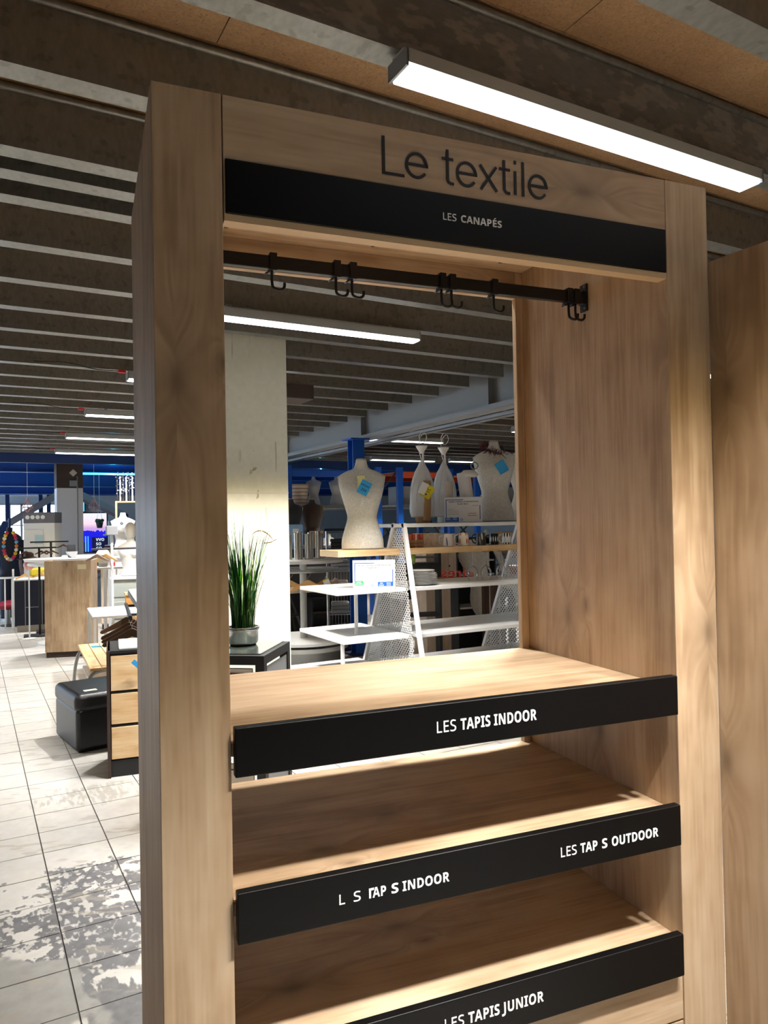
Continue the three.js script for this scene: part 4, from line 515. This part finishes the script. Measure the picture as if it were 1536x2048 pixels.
{ const t = thing('floor_disc', 'dark round rug base on the floor beside the red cushion', 'base', [.62, 0, -13.9]); obj('disc', new THREE.CylinderGeometry(.2, .2, .012, 36).translate(0, .006, 0), M.charcoal, t); obj('rim', new THREE.TorusGeometry(.2, .006, 6, 36).rotateX(Math.PI / 2).translate(0, .008, 0), M.blackMatt, t); const c = thing('red_cushion', 'crimson cushion seat left of the black counter', 'cushion', [.54, .25, -14.05]); obj('pad', sph(.16, 0, .08, 0, 1, .5, 1, 20), M.crimson, c); obj('stand', new THREE.CylinderGeometry(.03, .05, .25, 16).translate(0, -.125, 0), M.steel, c); }
// mannequin dressed in black with a flower lei
{ const t = thing('dressed_mannequin', 'headless mannequin in black clothes wearing a flower garland by the window', 'mannequin', [.6, 0, -14.6], 6); obj('top_garment', loft(smooth([[.78, .17, .12], [.9, .15, .11], [1.05, .14, .1], [1.25, .17, .12], [1.42, .19, .1], [1.5, .16, .08], [1.56, .06, .055]].map((r) => [...r, 0, 0]), 30), 28, .9), M.navy, t); obj('trousers', [loft(smooth([[.06, .075, .08, -.075, 0], [.4, .08, .085, -.08, 0], [.82, .095, .11, -.07, 0]], 16), 20), loft(smooth([[.06, .075, .08, .075, 0], [.4, .08, .085, .08, 0], [.82, .095, .11, .07, 0]], 16), 20)], std('#0c1530', .7), t); obj('neck', rod([0, 1.54, 0], [0, 1.64, 0], .05, 16), M.navy, t); obj('neck_rod', rod([.0, 1.62, 0], [0, 1.8, 0], .02, 12), M.blueDark, t); obj('stand_plate', new THREE.CylinderGeometry(.18, .18, .012, 30).translate(0, .006, 0), M.steel, t); for (const s of [-1, 1]) obj('sleeve', loft(smooth([[.92, .04, .045, s * .24, 0], [1.15, .048, .05, s * .23, 0], [1.42, .06, .06, s * .18, 0]], 12), 16), M.navy, t);
  const l = thing('flower_lei', 'colourful flower garland around the black mannequin', 'garland', [.6, 1.05, -14.48], 6); const cs = ['#d8324a', '#e8c33a', '#efe6d0', '#e07a3a', '#6fb6d8', '#c02a55']; for (let i = 0; i < 20; i++) { const a = (i / 19 * 300 - 240) * R; obj('flower', sph(.032, Math.cos(a) * .1, .28 + Math.sin(a) * .25, .02 + .02 * Math.sin(a), 1, 1, .6, 8), std(cs[i % 6], .7), l); } obj('string', tube(Array.from({ length: 12 }, (_, i) => { const a = (i / 11 * 300 - 240) * R; return [Math.cos(a) * .1, .28 + Math.sin(a) * .25, .01 + .02 * Math.sin(a)]; }), .006), M.card, l); }
// second column with cable
{ const t = thing('column', 'white column with dark brown upper part in the aisle on the left', 'column', [1.66, 0, -15.45]); obj('shaft', bx(.46, 2.37, .46, 0, 1.185, 0), std('#e8e8ec', .6), t); obj('brown_top', bx(.465, .82, .465, 0, 2.78, 0), M.brown, t); obj('cable', rod([.13, .4, .24], [.13, 2.6, .24], .01, 6), M.grey, t); obj('junction_box', rb(.13, .11, .05, .006, .06, 2.46, .25), M.grey, t); const d = obj('warning_plate', bx(.1, .1, .01, 0, 0, 0), M.beige, t); d.position.set(.06, 2.66, .24); d.rotation.z = Math.PI / 4; }
{ const t = thing('dial_cabinet', 'white cabinet with grey upper band of four round dials', 'cabinet', [1.12, 0, -14.4], -22); obj('body', rb(.52, 1.72, .4, .008, 0, .86, 0), M.white, t); const b = obj('grey_band', rb(.525, .19, .405, .006, 0, 1.8, 0), std('#6d6a72', .5), t); for (let i = 0; i < 4; i++) obj('dial', new THREE.CylinderGeometry(.035, .035, .006, 24).rotateX(Math.PI / 2).translate(-.19 + i * .085, 1.81, .205), M.card, b); obj('door', rb(.32, 1.5, .01, .003, -.09, .85, .204), M.plastic, t); obj('poster', bx(.14, .16, .003, .0, 1.42, .211), std('#b9d2da', .6), t); }
{ const t = thing('willow_planter', 'brown planter with bare pale twigs before the window', 'planter', [.98, 0, -16.2]); obj('pot', loft([[0, .13, .13], [1.1, .19, .19], [1.12, .19, .19]], 24), std('#6a4a44', .7), t); for (let i = 0; i < 26; i++) { const a = rnd(0, 6.28); obj('twig', tube([[Math.cos(a) * .08, 1.1, Math.sin(a) * .08], [Math.cos(a) * .13, 1.25, Math.sin(a) * .13], [Math.cos(a) * rnd(.12, .24), rnd(1.32, 1.46), Math.sin(a) * .2]], .005, 8, 4), M.beige, t); } }
// wooden house frame
{ const t = thing('house_frame', 'grey wooden house-shaped gable frame around the white column', 'frame', [1.8, 0, -17.1]); const q = (x) => x - 1.8; for (const z of [0, -.35, -.7]) { const s = z * .0; obj('rafter', [bar([q(.62), 1.68, z], [q(1.83), 2.46, z], .13, .06)], std('#8a7f84', .6), t); obj('rafter', [bar([q(3.0), 1.86, z], [q(1.83), 2.46, z], .13, .06)], std('#8a7f84', .6), t); obj('eave_end', bar([q(.5), 1.46, z], [q(.66), 1.76, z], .12, .065), M.blueDark, t); obj('eave_end', bar([q(3.0), 1.55, z], [q(2.98), 1.9, z], .13, .065), M.charcoal, t); obj('post', bx(.08, 1.6, .06, q(3.0), .8, z), M.charcoal, t); obj('post', bx(.08, 1.5, .06, q(.5), .75, z), M.blueDark, t); } for (let i = 0; i < 4; i++) obj('white_batten', bx(.03, .9, .03, q(2.62 + i * .1), 1.3, .12 - i * .12), M.white, t); obj('cross_batten', [bx(.5, .03, .03, q(2.78), 1.45, -.05), bx(.5, .03, .03, q(2.78), 1.1, -.05)], M.white, t); }
function geoLamp(label, x, z) { const t = thing('geo_lamp', label, 'lamp', [x, 1.92, z], 12, 'pink wire lamps'); const top = [0, .26, 0], bot = [0, 0, 0], ring = Array.from({ length: 5 }, (_, i) => [Math.cos(i / 5 * 6.283) * .11, .1, Math.sin(i / 5 * 6.283) * .11]); for (let i = 0; i < 5; i++) obj('wire', [rod(top, ring[i], .008, 6), rod(ring[i], ring[(i + 1) % 5], .008, 6), rod(ring[i], bot, .008, 6)], M.pink, t); obj('socket', rod([0, .2, 0], [0, .28, 0], .018, 10), M.pink, t); obj('cord', rod([0, .28, 0], [0, 1.28, 0], .004, 5), M.card, t); }
geoLamp('pink geometric wire lamp hanging left of the white column', .95, -15.6); geoLamp('pink geometric wire lamp hanging right of the white column', 2.14, -15.6);
// bright picture wall and screens
{ const tx = canvas(256, 320, (c, w, h) => { const g = c.createLinearGradient(0, 0, 0, h); g.addColorStop(0, '#eaf3ff'); g.addColorStop(.28, '#f3d9e6'); g.addColorStop(.4, '#c9a3e0'); c.fillStyle = g; c.fillRect(0, 0, w, h); c.fillStyle = '#1a1be0'; c.beginPath(); c.moveTo(0, 150); for (let x = 0; x <= w; x += 8) c.lineTo(x, 140 + 18 * hash(x, 3, 9)); c.lineTo(w, h); c.lineTo(0, h); c.fill(); c.fillStyle = '#0a0f3c'; c.fillRect(20, 240, 80, 80); c.fillRect(140, 200, 116, 120); c.fillStyle = '#4fc3ff'; c.fillRect(86, 190, 10, 130); c.fillRect(106, 190, 8, 130); c.fillStyle = '#eaf6ff'; c.font = 'bold 34px sans-serif'; c.fillText('VVO', 170, 232); c.fillText('SO', 170, 268); c.fillText('CO', 170, 304); });
  const t = thing('picture_screen', 'glowing blue and pink screen wall right of the white column', 'screen', [2.46, 1.05, -18.6], -8); obj('display', bx(.72, .9, .02, 0, .45, .02), std('#000000', .4, 0, { emissive: '#ffffff', emissiveMap: tx, emissiveIntensity: 1.3 }), t); obj('bezel', [bx(.78, .96, .03, 0, .45, -.006)], M.blackMatt, t); obj('leg', [bx(.06, 1.05, .06, -.25, -.525, 0), bx(.06, 1.05, .06, .25, -.525, 0)], M.blackMatt, t);
  const s = thing('wall_monitor', 'pale cyan wall monitor under the girder right of the white column', 'screen', [2.95, 2.15, -25.9]); obj('display', bx(.6, .38, .012, 0, .19, .02), std('#000000', .4, 0, { emissive: '#6fd6f2', emissiveIntensity: 1.4 }), s); obj('bezel', bx(.66, .44, .03, 0, .19, 0), M.blackMatt, s); }
{ const t = thing('hanging_planter', 'small hanging plant in a dark pot before the screen wall', 'plant', [2.38, 1.6, -16.6]); obj('pot', lathe([[0, 0], [.05, 0], [.075, .12], [.07, .12], [0, .1]], 18), M.charcoal, t); obj('foliage', Array.from({ length: 14 }, (_, i) => sph(.035, Math.cos(i) * .06, .14 + .03 * hash(i, 2, 3), Math.sin(i) * .06, 1, .8, 1, 6)), M.leafC, t); obj('cord', [rod([.06, .12, 0], [0, .5, 0], .003, 4), rod([-.06, .12, 0], [0, .5, 0], .003, 4), rod([0, .5, 0], [0, 1.6, 0], .003, 4)], M.card, t); }
// white and grey mannequins right of the column
torsoForm('grey_form', 'grey female torso form with a dark brooch behind the white bust', [1.92, 1.2, -11.17], -12, M.greyMan, .85, 'grey forms'); { const t = thing('brooch', 'dark round brooch on the grey torso form', 'brooch', [1.88, 1.66, -11.05], -12); obj('disc', new THREE.CylinderGeometry(.022, .022, .008, 18).rotateX(Math.PI / 2), M.charcoal, t); obj('stone', sph(.01, 0, 0, .005, 1, 1, .6, 10), M.grey, t); }
{ const t = thing('form_plinth', 'white plinth under the grey female torso form', 'plinth', [1.94, 0, -11.22]); obj('body', rb(.4, 1.17, .36, .006, 0, .585, 0), M.white, t); obj('cap', rb(.42, .03, .38, .004, 0, 1.185, 0), M.white, t); }
{ const t = thing('bust_mannequin', 'glossy white female bust mannequin with smooth head', 'mannequin', [1.74, 1.0, -9.6], -28); obj('body', loft(smooth([[0, .13, .085, 0, 0], [.1, .105, .07, 0, 0], [.2, .12, .08, 0, .005], [.29, .15, .085, 0, .012], [.36, .165, .07, 0, 0], [.4, .1, .06, 0, 0], [.43, .05, .05, 0, 0], [.48, .045, .045, 0, .005]], 34), 30, .92), M.plastic, t); obj('head', sph(.085, 0, .56, .012, .82, 1.25, 1, 24), M.plastic, t); for (const s of [-1, 1]) obj('bust', sph(.055, s * .06, .285, .065, 1, 1, .8, 16), M.plastic, t); }
{ const t = thing('grey_cabinet', 'pale grey drawer cabinet under the white bust mannequin', 'cabinet', [1.76, 0, -9.65], -12); obj('body', rb(.46, .97, .44, .006, 0, .485, 0), std('#b3bab6', .5), t); obj('top', rb(.5, .03, .5, .005, 0, .985, 0), M.white, t); for (const y of [.3, .6, .86]) obj('drawer', rb(.42, .2, .012, .003, 0, y, .222), std('#a9b2ad', .5), t); }
{ const t = thing('head_ball', 'beige cloth covered head form on a small white shelf', 'head form', [1.58, 1.07, -10.75]); obj('ball', sph(.1, 0, .14, 0, .95, 1.1, 1, 24), M.linen, t); obj('neck', lathe([[.06, 0], [.06, .04], [.05, .06]], 20), M.linen, t); const s = thing('white_bracket_shelf', 'small white shelf under the beige head form', 'shelf', [1.66, 0, -10.8]); obj('board', rb(.46, .03, .32, .005, 0, 1.055, 0), M.white, s); obj('stem', [rb(.04, 1.04, .04, .003, -.05, .52, 0), rb(.02, 1.04, .02, .003, .1, .52, 0)], M.white, s); obj('foot', rb(.3, .02, .3, .004, 0, .01, 0), M.white, s); const k = thing('green_pear', 'small green ornament beside the beige head form', 'ornament', [1.475, 1.07, -10.7]); obj('body', sph(.022, 0, .02, 0, 1, 1.1, 1, 12), M.leafD, k); obj('stem', rod([0, .04, 0], [0, .055, 0], .003), M.brown, k); const c = thing('coral_box', 'small coral box right of the beige head form', 'box', [1.7, 1.07, -10.72]); obj('body', rb(.06, .05, .04, .004, 0, .025, 0), M.coral, c); obj('lid', rb(.062, .01, .042, .002, 0, .052, 0), M.coral, c); }
{ const t = thing('white_pole', 'slim white pole of a tall rail right of the oak counter', 'pole', [1.42, 0, -9.0]); obj('shaft', rb(.028, 1.52, .028, .004, 0, .76, 0), M.white, t); obj('foot', rb(.22, .02, .22, .004, 0, .01, 0), M.white, t); obj('side_arm', rod([-.22, 1.36, 0], [.35, 1.36, 0], .012), M.blackMatt, t); const b = thing('rail_box', 'small grey carton at the top of the white pole', 'box', [1.42, 1.52, -9.0]); obj('body', rb(.12, .1, .1, .004, 0, .05, 0), M.grey, b); obj('flap', bx(.12, .003, .05, 0, .102, .02), M.card, b); }
hanger('light hanger tilted beside the top of the white pole', [1.36, 1.289, -9.0], -40, M.hanger, 'hangers by the white pole', .6); hanger('brown hanger behind the light one by the white pole', [1.26, 1.289, -9.0], -35, std('#7d6a58', .5), 'hangers by the white pole', .6);
{ const t = thing('lime_cabinet', 'pale wood wardrobe behind the white pole', 'wardrobe', [2.02, 0, -12.6], -9); obj('body', bspan(-.2, .2, .08, 1.2, -.25, .2, 'y'), M.pale, t); obj('door', bspan(-.195, -.003, .1, 1.18, .2, .215, 'y'), M.pale, t); obj('door', bspan(.003, .195, .1, 1.18, .2, .215, 'y'), M.pale, t); obj('plinth', span(-.19, .19, 0, .08, -.2, .17), M.brown, t); const o = thing('folded_shirts', 'pile of pale folded shirts on the pale wardrobe', 'clothes', [2.02, 1.2, -12.55], -9); ['#d6e0dc', '#c9bda8', '#b9cfd0', '#2c2c30'].forEach((c, i) => obj('shirt', rb(.3, .03, .24, .012, 0, .016 + i * .031, 0, 2), std(c, .8), o)); }
{ const t = thing('amber_shelf', 'orange toned wooden panel cabinet behind the white tables', 'cabinet', [1.72, 0, -9.2], -6); obj('body', bspan(-.12, .2, 0, .8, -.1, .06, 'y'), std('#d39a58', .5), t); obj('top', bspan(-.13, .21, .8, .83, -.11, .07, 'x'), M.lime, t); obj('shelf_lip', bspan(-.12, .2, .42, .44, .06, .09, 'x'), M.lime, t); }
{ const t = thing('open_bookcase', 'light oak bookcase with beads above, at the edge of the shelf unit', 'bookcase', [2.35, 0, -13.2], -9); obj('side', [bspan(-.2, -.17, 0, 2.05, -.15, .15, 'y'), bspan(.17, .2, 0, 2.05, -.15, .15, 'y')], M.lime, t); for (const y of [.4, .8, 1.2, 1.6, 2.02]) obj('shelf_board', bspan(-.17, .17, y, y + .025, -.15, .15, 'x'), M.lime, t); const c = thing('bead_chandelier', 'sparkling bead cluster with black rods above the bookcase', 'chandelier', [2.33, 2.05, -13.2]); for (let i = 0; i < 7; i++) obj('rod', rod([-.15 + i * .05, .0, 0], [-.15 + i * .05, .42, 0], .012, 8), i % 2 ? M.card : M.blackMatt, c); obj('beads', Array.from({ length: 90 }, (_, i) => sph(.011, rnd(-.18, .18), rnd(.12, .5), rnd(-.06, .08), 1, 1, 1, 5)), M.chrome, c).userData.kind = 'stuff'; }
{ const t = thing('crate_table', 'white crate table with dark inserts behind the oak counter', 'table', [1.75, 0, -14.1], -9); obj('top', rb(.7, .03, .4, .004, 0, 1.12, 0), M.white, t); obj('side', [bx(.03, 1.1, .4, -.33, .55, 0), bx(.03, 1.1, .4, .33, .55, 0)], M.white, t); obj('insert', bx(.6, .3, .3, 0, .95, 0), M.brown, t); }
scene.traverse((o) => { if (o.isMesh) { o.castShadow = true; o.receiveShadow = true; } });
renderer.render(scene, camera);
